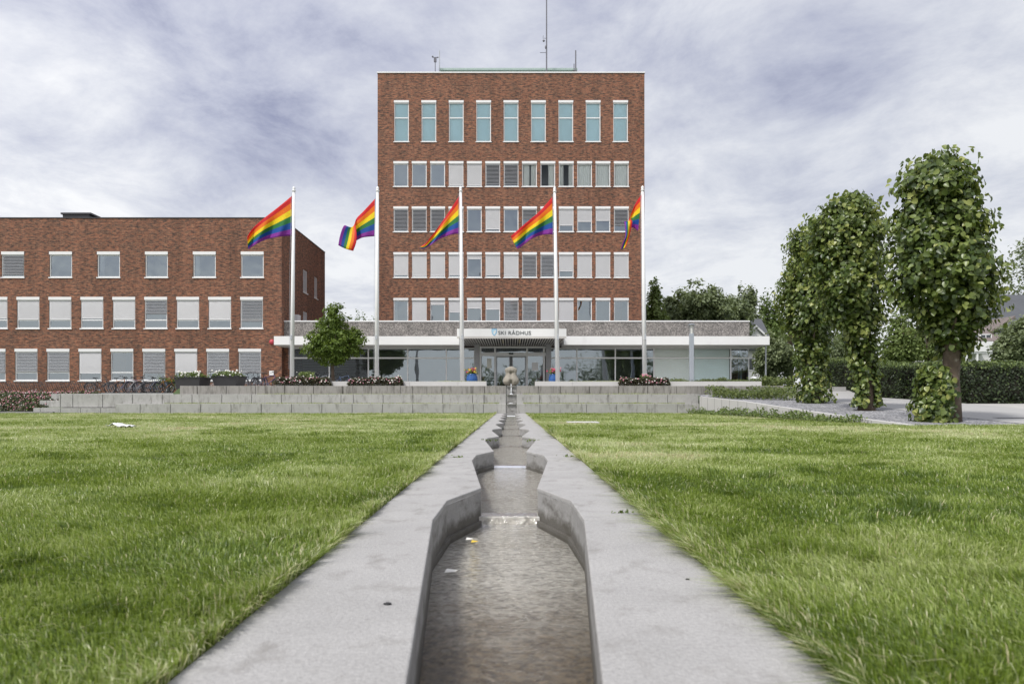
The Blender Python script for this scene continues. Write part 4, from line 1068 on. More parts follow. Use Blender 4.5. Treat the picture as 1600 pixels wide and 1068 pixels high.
# ------------------------------------------------------------------ sculpture
def sculpture():
    Yc = 35.65; cx = X(798.5, Yc)
    W, H = 25.5*Yc/F, 30.5*Yc/F
    # half width, depth centre, half depth at rising heights (fractions of W/2 and H)
    prof = [(0, .30, .0, .18), (.03, .62, 0, .24), (.10, .86, -.01, .29), (.22, 1.0, -.03, .32), (.34, .97, -.02, .30), (.46, .80, 0, .25), (.56, .67, .01, .22), (.66, .66, .01, .22), (.76, .73, .0, .22), (.84, .76, .0, .20), (.90, .66, .0, .17), (.95, .40, 0, .14), (.985, .24, 0, .10), (1, .08, 0, .03)]
    hh = [p[0] for p in prof]; n, rows = 48, 40; m = MB()
    def pt(f, k):
        a = 2*math.pi*k/n; w = np.interp(f, hh, [p[1] for p in prof])*W/2; dc = np.interp(f, hh, [p[2] for p in prof]); d = np.interp(f, hh, [p[3] for p in prof])*.95
        c, s_ = math.cos(a), math.sin(a); e_ = .8
        x = w*math.copysign(abs(c)**e_, c); y = dc + d*math.copysign(abs(s_)**e_, s_)
        if y < 0:
            q = x/(W/2)
            y += d*(.85*math.exp(-(q/.16)**2)*math.exp(-((f-.10)/.20)**4) + .30*math.exp(-(q/.12)**2)*(f > .3)*math.exp(-((f-.6)/.3)**2))
            y += .55*d*math.exp(-(q/.22)**2-((f-.66)/.07)**2)
            y += .35*d*math.exp(-((abs(q)-.38)/.12)**2-((f-.72)/.14)**2)*.6
        if f > .86: y *= 1
        return (x*(1-.0*f), y, f*H)
    fs = [.5-.5*math.cos(math.pi*i/rows) for i in range(rows+1)]
    m.v = [pt(f, k) for f in fs for k in range(n)]
    m.f = [(i*n+k, i*n+(k+1) % n, (i+1)*n+(k+1) % n, (i+1)*n+k) for i in range(rows) for k in range(n)] + [tuple(range(n))[::-1], tuple(rows*n+k for k in range(n))]
    me = m.mesh('torso_sculpture', None)
    for p in me.polygons: p.use_smooth = True
    me.materials.append(STONE); me.name = 'torso_sculpture'
    t = bpy.data.objects.new('fountain_sculpture', me); col.objects.link(t); t.location = (cx, Yc, 1.40)
    tag(t, 'rounded weathered stone torso above the cascade in front of the doors', 'sculpture')
    w = MB(); ww = M('falling_water', (.75, .77, .78), .15, .1, 30)
    w.tube([(cx, Yc-.28, 1.5), (cx+.004, Yc-.38, 1.44), (cx+.01, Yc-.5, 1.25), (cx+.012, Yc-.52, .97)], [.016, .02, .024, .034], 7)
    w.ball((cx+.012, Yc-.53, .965), .09, 10, 6, (1.1, .7, .35)); w.ball((cx-.01, 34.3, .49), .09, 10, 6, (1.4, .5, .25))
    o = struct(w.build('water_jet', ww, smooth=True))
sculpture()

# ------------------------------------------------------------------ flowers, shrubs, planters
def flower_bed(name, px0, px1, py0, py1, Y, depth, leafm, n, size, blooms, label, cat='flower bed', seed=1, zbase=None, nb=60, bs=.05, group=None):
    r = np.random.default_rng(seed); x0, x1 = X(px0, Y), X(px1, Y); z0 = Z(py1, Y) if zbase is None else zbase; z1 = Z(py0, Y)
    e = empty(name, ((x0+x1)/2, Y, z0), label, cat, group)
    x = r.uniform(x0, x1, n); y = r.uniform(Y, Y+depth, n)
    hgt = (z1-z0)*(.62+.5*vnoise(x+60, y+50, .45, seed)); ed = np.minimum(1, np.minimum(x-x0, x1-x)/.22+.35); hgt *= ed
    z = z0 + hgt*np.sqrt(r.random(n))
    nn = np.stack([r.normal(0, .4, n), r.normal(-.4, .4, n), np.full(n, .7)], 1)
    leaves('foliage', np.stack([x, y, z], 1), nn, size, leafm, e, seed=seed)
    for k, bm_ in enumerate(blooms):
        m = MB(); kk = nb//len(blooms)
        for i in range(kk):
            xx = r.uniform(x0+.05, x1-.05); yy = r.uniform(Y-.03, Y+depth); hh = (z1-z0)*(.62+.5*float(vnoise(np.array([xx+60]), np.array([yy+50]), .45, seed)[0]))
            m.ball((xx, yy if r.random() < .4 else Y-.02, z0+hh*(r.uniform(.35, 1.05))), bs*r.uniform(.6, 1.2), 6, 4, (1, 1, .7))
        m.build('blooms', bm_, e)['kind'] = 'stuff'
    return e
def planting():
    flower_bed('flower_bed', 427, 516, 588, 602, 36.25, .32, LEAF_RD, 2600, .085, [PINK, WPET], 'dark leaved begonias on the ledge left of the young tree', seed=2, zbase=1.40, nb=70, bs=.04)
    flower_bed('flower_bed', 543, 629, 589, 602, 36.25, .32, LEAF_RD, 2600, .085, [PINK, WPET], 'dark leaved begonias with pale flowers right of the young tree', seed=3, zbase=1.40, nb=90, bs=.04)
    flower_bed('flower_bed', 968, 1048, 588, 602, 36.25, .32, LEAF_RD, 2400, .085, [PINK, WPET], 'dark leaved begonias in front of the rightmost flagpole', seed=4, zbase=1.40, nb=60, bs=.04)
    flower_bed('shrub_row', 1046, 1190, 590, 602, 37.2, .5, LEAF_BED, 3600, .09, [], 'low green shrubs along the ledge below the pale shades', 'shrubs', seed=5, zbase=1.40)
    flower_bed('shrub', 462, 492, 581, 598, 37.05, .4, LEAF_LT, 900, .09, [WPET], 'bright green shrub with white flowers near the leftmost flagpole', 'shrub', seed=6, zbase=1.40, nb=10)
    flower_bed('shrub', 605, 628, 584, 600, 37.05, .4, LEAF_LT, 420, .09, [WPET], 'pale shrub with white flowers near the second flagpole', 'shrub', seed=16, zbase=1.40, nb=16)
    flower_bed('shrub', 1000, 1020, 584, 600, 37.05, .4, LEAF_MD, 400, .08, [PINK], 'small pink flowering shrub at the foot of the rightmost flagpole', 'shrub', seed=17, zbase=1.40, nb=30)
    # bank of pink flowers at the far left
    r = np.random.default_rng(8); n = 15000
    e = empty('flower_bank', (X(20, 35), 35, -.05), 'sloping bank of green leaves and small pink flowers at far left', 'flower bank')
    t = r.random(n); y = 34.1 + 3.4*t; x = X(-150, 34) + r.random(n)*(X(92, 34)-X(-150, 34)); x = np.where(x > X(44, 34)+t*3.0, x-3.5, x)
    z = np.interp(y, [33.9, 36.2, 38], [-.03, .9, 1.02]) + .02 + .17*vnoise(x+60, y+50, .5, 3)*np.sqrt(r.random(n))
    pts = np.stack([x, y, z], 1)
    pn = np.stack([r.normal(0, .4, n), r.normal(-.5, .3, n), np.full(n, .8)], 1)
    leaves('foliage', pts[::2], pn[::2], .13, LEAF_RD, e, seed=9); leaves('green_foliage', pts[1::2], pn[1::2], .12, LEAF_HG, e, seed=10)
    for mm, k in ((PINK, 520), (WPET, 90)):
        m = MB()
        for i in r.integers(0, n, k): m.ball((pts[i, 0], pts[i, 1]-.05, pts[i, 2]+.08), .028*r.uniform(.6, 1.2), 6, 4)
        m.build('blooms', mm, e)['kind'] = 'stuff'
    o = MB().box(X(-150, 33.9), X(83, 33.9), 33.86, 34.02, -.05, .09); tag(bevel(o.build('edging_kerb', CHANC), .01), 'dark concrete kerb below the pink flower bank', 'kerb')
    # bed behind the retaining wall and creeping plants before it
    n = 5200; y = r.uniform(29.0, 33.7, n); x = 9.55 + r.random(n)*(3.9 + .0*y); keep = (x < 12.9) & ((x-9.5) > (31.2-y)*1.2); x, y = x[keep], y[keep]; n = len(x)
    z = np.array([zr(q) for q in y]) + (.18+.55*vnoise(x+60, y+50, .6, 12))*np.sqrt(r.random(n)) + .0
    e = empty('ground_cover_bed', (11.2, 31.5, .8), 'yellow green low shrubs behind the retaining wall beneath the farthest linden', 'shrubs')
    leaves('foliage', np.stack([x, y, z], 1), np.stack([r.normal(0, .4, n), r.normal(-.3, .3, n), np.full(n, .8)], 1), .11, LEAF_BED, e, seed=13)
    n = 3400; y = r.uniform(18.6, 33.5, n); x = 9.3 + .5*(33.8-y)/16.9 - .05 - r.random(n)**1.6*.75; z = (.05+.40*vnoise(x*2+60, y+50, .45, 14)**1.5)*np.sqrt(r.random(n))*np.interp(y, [18.6, 22, 33], [.7, 1, 1])
    e = empty('creeping_plants', (9.2, 26, 0), 'straggly small leaved plants at the foot of the retaining wall', 'plants')
    leaves('foliage', np.stack([x, y, z], 1), np.stack([r.normal(0, .5, n), r.normal(-.3, .4, n), np.full(n, .7)], 1), .085, LEAF_MD, e, seed=15)
    MB().prism([(8.55, 33.7), (9.0, 18.8), (9.76, 18.6), (9.31, 33.7)], -.03, .012).build('soil', SOIL, e)
    # two dark planters
    for px0, px1, pt, pb, Y, lab, sd_ in ((272, 312, 590, 613, 37.6, 'dark tapered planter of white flowers beside the bicycles, left one', 21), (331, 370, 588, 604, 38.2, 'dark square planter of white flowers above the wall end, right one', 22)):
        a, b = X(px0, Y), X(px1, Y); z0, z1 = 1.06 if px0 < 300 else 1.36, Z(pt, Y)
        e = empty('planter', ((a+b)/2, Y, z0), lab, 'planter', 'dark planters at the wall end')
        m = MB(); i = .12
        m.add([(a+i, Y+i, z0), (b-i, Y+i, z0), (b-i, Y+1.3, z0), (a+i, Y+1.3, z0), (a, Y, z1), (b, Y, z1), (b, Y+1.42, z1), (a, Y+1.42, z1)], [(0, 3, 2, 1), (0, 1, 5, 4), (1, 2, 6, 5), (2, 3, 7, 6), (3, 0, 4, 7), (4, 5, 6, 7)])
        m.build('box', M('planter_dark', (.035, .034, .036), .5, .1, 3), e)
        MB().box(a-.03, b+.03, Y-.03, Y+1.45, z1+.002, z1+.05).build('rim', DARKM, e)
        rr = np.random.default_rng(sd_); k = 700
        x = rr.uniform(a, b, k); y = rr.uniform(Y-.05, Y+1.3, k); z = z1 + rr.random(k)*.32*(1-.5*np.abs((x-(a+b)/2)/(b-a)*2)**2)
        leaves('foliage', np.stack([x, y, z], 1), np.stack([rr.normal(0, .5, k), rr.normal(-.3, .4, k), np.full(k, .7)], 1), .12, LEAF_MD, e, seed=sd_)
        m = MB()
        for q in range(26): m.ball((rr.uniform(a, b), rr.uniform(Y-.08, Y+.8), z1+rr.uniform(.05, .36)), .06*rr.uniform(.7, 1.2), 6, 4)
        m.build('blooms', WPET, e)['kind'] = 'stuff'
    # blue pots
    for px, Y, w, lab, fl in ((737.5, 40, 17, 'round blue pot of red and yellow flowers left of the doors', [REDP, YEL]), (865, 40, 15, 'round blue pot with a taller pink plant right of the doors', [PINK, REDP])):
        x = X(px, Y); r0 = w/2*Y/F; z0 = 1.36
        e = empty('flower_pot', (x, Y, z0), lab, 'flower pot', 'blue pots by the entrance')
        H = Z(584, Y)-z0
        MB().lathe([(r0*.55, 0), (r0*.7, H*.12), (r0*.93, H*.34), (r0*1.06, H*.56), (r0*1.0, H*.78), (r0*.82, H*.94), (r0*.88, H), (r0*.76, H), (r0*.72, H*.9), (.02, H*.88)], (x, Y, z0), 22).build('pot', M('blue_glaze', (.03, .10, .30), .15, .15, 4), e, True)
        rr = np.random.default_rng(int(px)); k = 260
        pts = np.stack([rr.normal(x, r0*.45, k), rr.normal(Y, r0*.45, k), z0+H+rr.random(k)*.28], 1)
        leaves('foliage', pts, rr.normal(0, 1, (k, 3))+[0, -.2, .7], .10, LEAF_MD, e, seed=int(px))
        for f_ in fl:
            m = MB()
            for q in range(16): m.ball((rr.normal(x, r0*.5), rr.normal(Y-.1, r0*.4), z0+H+rr.uniform(.08, .34)), .05, 6, 4)
            m.build('blooms', f_, e)['kind'] = 'stuff'
        if px > 800:
            pts = np.concatenate([pts, np.stack([rr.normal(x-.05, .09, 70), rr.normal(Y, .09, 70), z0+H+rr.normal(.62, .09, 70)], 1)])
            MB().tube([(x, Y, z0+H*.9), (x-.05, Y, z0+H+.6)], .012, 5).build('stem', BARK, e)
planting()

# ------------------------------------------------------------------ trees
def linden(px, Y, hull, label, seed, nleaf, trunk, skirt, skirt_arc=(0, 6.283)):
    """hull: list of (photo y, left px, right px) outlining the crown"""
    r = np.random.default_rng(seed); x0 = X(px, Y); z0 = zr(Y)
    e = empty('linden_tree', (x0, Y, z0), label, 'tree', 'pollarded lindens beside the gravel')
    h = np.array(sorted(hull)); zz = np.array([Z(q, Y) for q in h[:, 0]])[::-1]; xl = np.array([X(q, Y) for q in h[:, 1]])[::-1]; xr = np.array([X(q, Y) for q in h[:, 2]])[::-1]
    # sample along z weighted by width
    wz = (xr-xl); cz = np.linspace(zz[0], zz[-1], 200); cw = np.interp(cz, zz, wz); pdf = cw/cw.sum()
    nc = nleaf//12
    def pts_for(n, shell):
        z = r.choice(cz, n, p=pdf) + r.normal(0, .05, n); a = np.interp(z, zz, xl); b = np.interp(z, zz, xr); c = (a+b)/2; w = (b-a)/2*.94
        th = r.uniform(0, 2*np.pi, n); rad = (1 - shell*r.random(n)**1.5)
        lump = .62 + .58*vnoise(th*2.2+20, z*1.8+20, .8, seed)
        x = c + w*np.cos(th)*rad*lump; y = Y + w*np.sin(th)*rad*lump*.92
        return np.stack([x, y, z], 1), np.stack([np.cos(th), np.sin(th), np.full(n, .45)], 1)
    cp, cn = pts_for(nc, .55); cv = np.clip(r.normal(.40, .27, nc), 0, 1)
    idx = r.integers(0, nc, nleaf)
    p = cp[idx] + r.normal(0, .12, (nleaf, 3)); nn = cn[idx]
    p2, n2 = pts_for(nleaf//3, .9); k2 = len(p2); p = np.concatenate([p, p2]); nn = np.concatenate([nn, n2]); idx = np.concatenate([idx, r.integers(0, nc, k2)])
    v = np.clip(.6*cv[idx] + .4*r.random(nleaf+k2) + .05*(p[:, 2]-z0-2)/3, 0, 1)  # lighter with height: sunlit crown top put into the leaf colour
    sp_, sn_ = [], []
    for i in range(75):
        q, d = pts_for(1, .05); d = d[0]/np.linalg.norm(d[0]) + np.array([0, 0, r.uniform(-.2, .5)]); ln = r.uniform(.15, .42); kk = r.integers(5, 10)
        sp_.append(q + d*ln*np.linspace(0, 1, kk)[:, None] + r.normal(0, .05, (kk, 3))); sn_.append(np.tile(d, (kk, 1)) + r.normal(0, .5, (kk, 3)))
    sp_ = np.concatenate(sp_); p = np.concatenate([p, sp_]); nn = np.concatenate([nn, np.concatenate(sn_)]); v = np.concatenate([v, np.clip(r.normal(.68, .2, len(sp_)), 0, 1)])
    if skirt:
        yt, yb, sl_, sr = skirt; k = nleaf//5
        z = r.uniform(Z(yb, Y), Z(yt, Y), k); f = (z-Z(yb, Y))/(Z(yt, Y)-Z(yb, Y)); th = r.uniform(*skirt_arc, k)
        c = (X(sl_, Y)+X(sr, Y))/2; w = (X(sr, Y)-X(sl_, Y))/2*np.interp(f, [0, .12, .55, 1], [.95, 1, .82, .5]); rad = (1-.5*r.random(k)**1.3)*r.uniform(.85, 1.12, k)*(.62+.66*vnoise(th*2+20, z*3+20, .8, seed+7))
        p = np.concatenate([p, np.stack([c+w*np.cos(th)*rad, Y+w*np.sin(th)*rad*.9, z], 1)]); nn = np.concatenate([nn, np.stack([np.cos(th), np.sin(th), np.full(k, .35)], 1)]); v = np.concatenate([v, np.clip(r.normal(.5, .25, k), 0, 1)])
    leaves('crown', p, nn, .132, LEAF_LI, e, v, big=True, droop=.5, seed=seed)
    t = MB(); top = zz[-1]; w = trunk*Y/F/2
    tx = lambda f: x0 + (X((h[0, 1]+h[0, 2])/2, Y)-x0)*max(0, f-.35)/.65
    fs = np.linspace(0, .93, 12)
    t.tube([(tx(f)+.03*math.sin(9*f+seed), Y+.04*math.cos(7*f), z0-.05+(top-z0)*f) for f in fs], [w*(1.35 if i == 0 else 1.12 if i == 1 else max(.12, 1.08-.95*f)*(1+.09*math.sin(i*2.6))) for i, f in enumerate(fs)], 14)
    for i in range(16):
        f = r.uniform(.3, .85); s = Vector((tx(f), Y, z0+(top-z0)*f)); a = r.uniform(0, 6.28); q = s + Vector((math.cos(a)*.75, math.sin(a)*.7, r.uniform(.3, .8)))
        t.tube([s, s.lerp(q, .5)+Vector((0, 0, -.05)), q], [w*.42, w*.25, w*.07], 6)
    for i in range(5):                     # burrs where old limbs were cut
        f = r.uniform(.12, .4); a = r.uniform(3.3, 6.1); t.ball((tx(f)+math.cos(a)*w*.85, Y+math.sin(a)*w*.85, z0+(top-z0)*f), w*.35, 8, 6)
    t.build('trunk', BARK, e, True)
linden(1485, 18.4, [(243, 1455, 1480), (258, 1425, 1508), (285, 1402, 1524), (320, 1394, 1528), (350, 1398, 1530), (372, 1394, 1540), (400, 1384, 1556), (440, 1384, 1562), (468, 1394, 1560), (488, 1424, 1550), (508, 1446, 1536), (530, 1462, 1520), (552, 1474, 1508)], 'tallest nearest linden with bare trunk and bushy base beside the road', 31, 8600, 27, (572, 661, 1426, 1506), (1.2, 5.0))
linden(1354, 22.9, [(306, 1318, 1345), (320, 1290, 1362), (345, 1270, 1378), (390, 1264, 1382), (430, 1268, 1378), (470, 1278, 1384), (496, 1292, 1376), (520, 1316, 1370), (545, 1328, 1368), (585, 1338, 1366)], 'middle linden of the row with a bare foot in the gravel', 32, 8000, 20, (560, 633, 1332, 1378), (-1.15, 4.3))
linden(1268, 27.2, [(343, 1262, 1300), (360, 1240, 1316), (400, 1228, 1318), (440, 1222, 1316), (480, 1214, 1312), (505, 1222, 1306), (528, 1242, 1298), (560, 1250, 1292)], 'farthest linden of the row, leafy down to the ground', 33, 6800, 18, (535, 628, 1243, 1300))

tree('young_tree', (X(521, 39), 39, 1.36), [(0, 0, 2.65, 1.45, 1.35, .95), (-.55, 0, 2.2, 1.25, 1.1, .75), (.6, .1, 2.5, 1.2, 1.1, .9), (.05, 0, 3.55, .95, .9, .8), (.0, 0, 4.35, .5, .5, .55), (-.95, .0, 2.75, .6, .6, .5), (1.2, 0, 2.9, .55, .6, .5), (.1, -.2, 1.75, .9, .7, .45)], 17000, .135, LEAF_OK,
     'young bushy green tree in front of the dark blinds', .085, seed=41, limbs=12, shell=.7)
GT = 'background trees behind the pavilion'
def bg(px0, px1, py, Y, mat, lab, n, size, seed, zb=GZ, squat=.62, parts=7, shell=.55, cat='tree', name='broadleaf_tree', dome=False):
    x = X((px0+px1)/2, Y); hw = (px1-px0)/2*Y/F; zt = Z(py, Y); H = zt - zb
    r = random.Random(seed); bl = [(0, 0, H*.60, hw*.72, hw*.72, H*.40*squat/.62)]
    for i in range(parts):
        a = r.uniform(0, 6.28); q = r.uniform(.35, .62); s = r.uniform(.34, .5)
        bl.append((hw*q*math.cos(a), hw*q*math.sin(a), H*r.uniform(.42, .78), hw*s, hw*s, min(H*.2, hw*s)))
    bl.append((hw*.05, 0, H*.84, hw*.42, hw*.42, H*.155))
    if dome:
        bl = [(0, 0, H-hw*.80, hw*.88, hw*.8, hw*.72), (0, 0, H-hw*1.5, hw*.95, hw*.8, hw*.7)]
        for i in range(parts+4):
            a = r.uniform(0, 6.28); q = r.uniform(.4, .78); el = r.uniform(-.2, .8); s = r.uniform(.26, .4)
            bl.append((hw*q*math.cos(a), hw*q*math.sin(a), H-hw*.95+hw*.62*el*(1.05-q*.45), hw*s, hw*s, hw*s*.8))
    return tree(name, (x, Y, zb), bl, n, size, mat, lab, .12+H*.012, GT, 9, seed, shell, cat)
def scenery():
    bg(1000, 1046, 440, 66, LEAF_LT, 'pale green loose tree right beside the tower edge', 7500, .3, 51, parts=9)
    bg(1034, 1148, 437, 70, LEAF_DK, 'broad dark green tree rising over the pavilion roof', 17000, .36, 52, parts=12, dome=True)
    bg(1110, 1180, 462, 76, LEAF_DK, 'dark rounded tree right of the broadest one over the roof', 11000, .34, 53, parts=10, dome=True)
    bg(1140, 1196, 442, 82, LEAF_DK, 'upright dark tree standing above the slate roofed house', 7500, .34, 54, parts=8, squat=.6)
    bg(1168, 1236, 466, 88, LEAF_MD, 'mid green tree behind the slate roofed house', 7000, .36, 55, parts=8)
    bg(1208, 1262, 398, 62, LEAF_LT, 'tall pale drooping birch behind the farthest linden', 4600, .18, 56, parts=10, squat=.7, shell=.95)
    bg(1166, 1252, 528, 53, LEAF_DK, 'dark low conifer beside the pavilion right end', 9000, .22, 57, parts=9, squat=.8)
    bg(1232, 1300, 500, 50, LEAF_MD, 'leafy green tree behind the farthest linden trunk', 7000, .24, 58, parts=8, squat=.8)
    bg(1362, 1440, 482, 44, LEAF_LT, 'light green tree above the hedge between the two nearest lindens', 6800, .2, 59, parts=10, squat=.8, shell=.8)
    bg(1412, 1490, 494, 45, LEAF_LT, 'mid green tree above the hedge behind the nearest linden', 5200, .19, 60, parts=9, squat=.8, shell=.75)
    bg(1296, 1368, 492, 56, LEAF_MD, 'green tree seen between the farthest and middle lindens', 4800, .22, 61, parts=9, squat=.8)
    bg(1548, 1690, 372, 80, LEAF_DK, 'tall dark tree behind the gabled house at right edge', 11000, .4, 62, parts=10, squat=.75)
    bg(1556, 1664, 492, 40, LEAF_DK, 'dark grey green bushy tree in front of the gabled house', 12000, .2, 63, parts=11, squat=.85)
    bg(1440, 1560, 462, 92, LEAF_DK, 'dark tree far behind the balcony house', 4600, .34, 64, parts=9)
    bg(545, 578, 489, 86, LEAF_MD, 'small treetop showing over the pavilion roof beside the young tree', 2600, .24, 65, parts=6)
    bg(566, 602, 494, 90, LEAF_DK, 'darker small treetop showing over the roof next to the tower', 2600, .24, 66, parts=6)
    bg(1285, 1330, 540, 40, LEAF_DK, 'low dark bush between farthest and middle linden trunks', 3600, .15, 67, parts=7, squat=.9, cat='bush', name='bush')
    # hedges
    def hedge(x0, x1, y0, y1, h, lab, n, seed):
        r = np.random.default_rng(seed); zb = lambda y: zr(y)
        e = empty('hedge', ((x0+x1)/2, (y0+y1)/2, zb(y0)), lab, 'hedge')
        A = [('f', (x1-x0)*h), ('l', (y1-y0)*h), ('t', (x1-x0)*(y1-y0))]; tot = sum(a for _, a in A); P_, N_ = [], []
        for k, a in A:
            m = int(n*a/tot); u, v, d = r.random(m), r.random(m), np.abs(r.normal(0, .09, m))
            if k == 'f': q = np.stack([x0+(x1-x0)*u, y0+d, h*v], 1); nn = [0, -1, .3]
            elif k == 'l': q = np.stack([x0+d, y0+(y1-y0)*u, h*v], 1); nn = [-1, 0, .3]
            else: q = np.stack([x0+(x1-x0)*u, y0+(y1-y0)*v, h-d], 1); nn = [0, -.2, 1]
            q[:, 0] += r.normal(0, .05, m) + .10*(vnoise(q[:, 1]*2+60, q[:, 2]*2+50, .7, seed)-.5)*2; q[:, 1] += .10*(vnoise(q[:, 0]*2+60, q[:, 2]*2+50, .7, seed+1)-.5)*2; q[:, 2] += .12*(vnoise(q[:, 0]*2+60, q[:, 1]*2+50, .8, seed+2)-.5)*2
            q[:, 2] = np.maximum(q[:, 2], .02) + np.array([zb(t) for t in q[:, 1]]); P_.append(q); N_.append(np.tile(nn, (m, 1)).astype(float))
        p = np.concatenate(P_); var = np.clip(r.normal(.34, .2, len(p)) + .5*np.clip((p[:, 2]-np.array([zb(t) for t in p[:, 1]])-h*.82)/.25, 0, 1), 0, 1)  # top leaves lightened: light from above, put into the colour
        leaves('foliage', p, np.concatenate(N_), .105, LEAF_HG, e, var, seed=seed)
        m = MB(); m.prism([(x0+.2, y0+.2), (x1-.1, y0+.2), (x1-.1, y1-.1), (x0+.2, y1-.1)], lambda x, y: zb(y)-.05, lambda x, y: zb(y)+h-.2); m.build('dark_core', M('hedge_inner_shade', (.02, .018, .012), .95), e)  # solid dark core: twigs and inner shade as one block
    hedge(17.8, 22.5, 27.0, 30.2, 1.62, 'clipped dark hedge block nearest the road at right edge', 9500, 71)
    hedge(17.8, 20.0, 31.2, 40.5, 1.62, 'long clipped dark hedge along the road behind the nearest linden', 12000, 72)
    flower_bed('grass_clump', 1190, 1250, 588, 604, 40.5, 3, LEAF_BED, 1400, .16, [], 'rough green planting at the foot of the dark conifer', 'plants', seed=73, zbase=1.34)
scenery()

def treeline():
    r = np.random.default_rng(99); B = []
    def row(x0, x1, h, st=3.2):
        x = x0
        while x < x1:
            hh = h*r.uniform(.75, 1.2); w = st*r.uniform(.8, 1.3); B.append((x, -40+r.normal(0, 1.5), hh*.5, w, 2.4, hh*.5)); x += w*.9
    row(-75, -32, 3.5); row(-32, -14, 3.0); row(-14, -7, 2.4); row(-7, 9, 6.3, 2.4); row(9, 13, 3.0); row(13, 40, 9.0); row(40, 75, 11)
    p, n, v = blob_points(B, 20000, r, .5)
    p[:, 2] = np.abs(p[:, 2])
    o = leaves('treeline', p, n, .62, LEAF_DK, None, v, origin=(0, -40, 0), seed=99)
    tag(o, 'dark uneven treeline mirrored in the pavilion glass', 'treeline', kind='stuff')
treeline()

# ------------------------------------------------------------------ houses
def houses():
    WALLW = M('white_boards', (.66, .66, .65), .7, .05, 1); SLATE = M('slate_roof', (.085, .09, .10), .7, .2, 2, .2, 20); BROWNR = M('brown_tiles', (.17, .14, .13), .8, .2, 2, .2, 14)
    PANE = M('house_glass', (.05, .06, .07), .1, .1)
    def win(e, x, y, z, w, h):
        m = MB(); f = .08
        m.box(x-w/2, x-w/2+f, y-.05, y+.02, z, z+h); m.box(x+w/2-f, x+w/2, y-.05, y+.02, z, z+h); m.box(x-w/2+f, x+w/2-f, y-.05, y+.02, z, z+f); m.box(x-w/2+f, x+w/2-f, y-.05, y+.02, z+h-f, z+h); m.box(x-.03, x+.03, y-.045, y+.02, z+f, z+h-f)
        wi = m.build('window', FRAME, e); MB().box(x-w/2+f, x+w/2-f, y-.02, y-.004, z+f, z+h-f).build('pane', PANE, wi)
    def gable_house(name, lab, x0, x1, y0, y1, zb, ze, zrg, axis, roofm, wallm=WALLW, over=.5):
        e = empty(name, ((x0+x1)/2, y0, zb), lab, 'house')
        m = MB()
        if axis == 'x':
            ym = (y0+y1)/2; m.extr([(y0, zb), (y1, zb), (y1, ze), (ym, zrg-.12), (y0, ze)], 'x', x0, x1)
            rm = MB(); s = (zrg-ze)/(ym-y0); rm.extr([(y0-over, ze-s*over+.02), (ym, zrg+.02), (y1+over, ze-s*over+.02), (y1+over, ze-s*over+.2), (ym, zrg+.22), (y0-over, ze-s*over+.2)], 'x', x0-over, x1+over)
        else:
            xm = (x0+x1)/2; m.extr([(x0, zb), (x1, zb), (x1, ze), (xm, zrg-.12), (x0, ze)], 'y', y0, y1)
            rm = MB(); s = (zrg-ze)/(xm-x0); rm.extr([(x0-over, ze-s*over+.02), (xm, zrg+.02), (x1+over, ze-s*over+.02), (x1+over, ze-s*over+.2), (xm, zrg+.22), (x0-over, ze-s*over+.2)], 'y', y0-over, y1+over)
        m.build('wall', wallm, e); r_ = rm.build('roof', roofm, e); return e, r_
    Y = 76
    e, rf = gable_house('slate_house', 'white house with dark slate roof and small dormer beyond the pavilion', X(1150, Y), X(1203, Y), Y, Y+8, GZ, 6.6, Z(501, 80), 'x', SLATE)
    # dormer
    cx = X(1181, 76); m = MB(); m.extr([(cx-.8, 6.6), (cx+.8, 6.6), (cx+.8, 8.0), (cx, 8.75), (cx-.8, 8.0)], 'y', 76.2, 79.4); d = m.build('dormer', WALLW, e)
    m = MB(); m.add([(cx+q*1.15, y, 7.75+dz) for y in (75.9, 79.4) for q, dz in ((-1, 0), (-1, .24))] + [(cx, y, 8.82+dz) for y in (75.9, 79.4) for dz in (0, .24)] + [(cx+1.15, y, 7.75+dz) for y in (75.9, 79.4) for dz in (0, .24)],
        [(0, 1, 5, 4), (2, 6, 7, 3), (1, 3, 7, 5), (0, 4, 6, 2), (0, 2, 3, 1), (4, 5, 9, 8), (6, 10, 11, 7), (5, 7, 11, 9), (4, 8, 10, 6), (8, 9, 11, 10)]); m.build('dormer_roof', FRAME, d)
    win(e, cx, 76.2, 7.0, 1.0, .95); win(e, X(1190, Y), Y, 4.0, 1.2, 1.4); win(e, X(1170, Y), Y, 4.0, 1.2, 1.4)
    Y = 58
    e, rf = gable_house('balcony_house', 'low white house with brown roof and railed balcony behind the hedge', X(1500, Y), X(1556, Y), Y, Y+7, GZ, Z(531, Y), Z(500, 61.5), 'x', BROWNR)
    a, b = X(1508, 56.5), X(1552, 56.5); z0, z1 = Z(549, 56.5), Z(533, 56.5)
    m = MB(); m.box(a, b, 56.5, 56.58, z0, z1); m.box(a, a+.08, 56.58, 57.95, z0, z1); m.box(a, b, 56.58, 57.98, z0-.15, z0-.002); m.build('balcony', FRAME, e)
    m = MB(); [m.box(x-.07, x+.07, 56.6, 56.74, GZ, z0-.152) for x in (a+.2, a+1.1, b-.2)]; m.build('balcony_posts', FRAME, e)
    win(e, X(1520, Y), Y, z0+.1, 1.0, 1.5); win(e, X(1540, Y), Y, z0+.1, 1.0, 1.5)
    Y = 60
    e, rf = gable_house('gabled_house', 'tall white gabled house with grey roof at the right edge', X(1562, Y), X(1700, Y), Y, Y+9, GZ, Z(530, Y), Z(464, 64.5), 'x', SLATE)
    win(e, X(1585, Y), Y, 4.4, 1.2, 1.4); win(e, X(1620, Y), Y, 4.4, 1.2, 1.4)
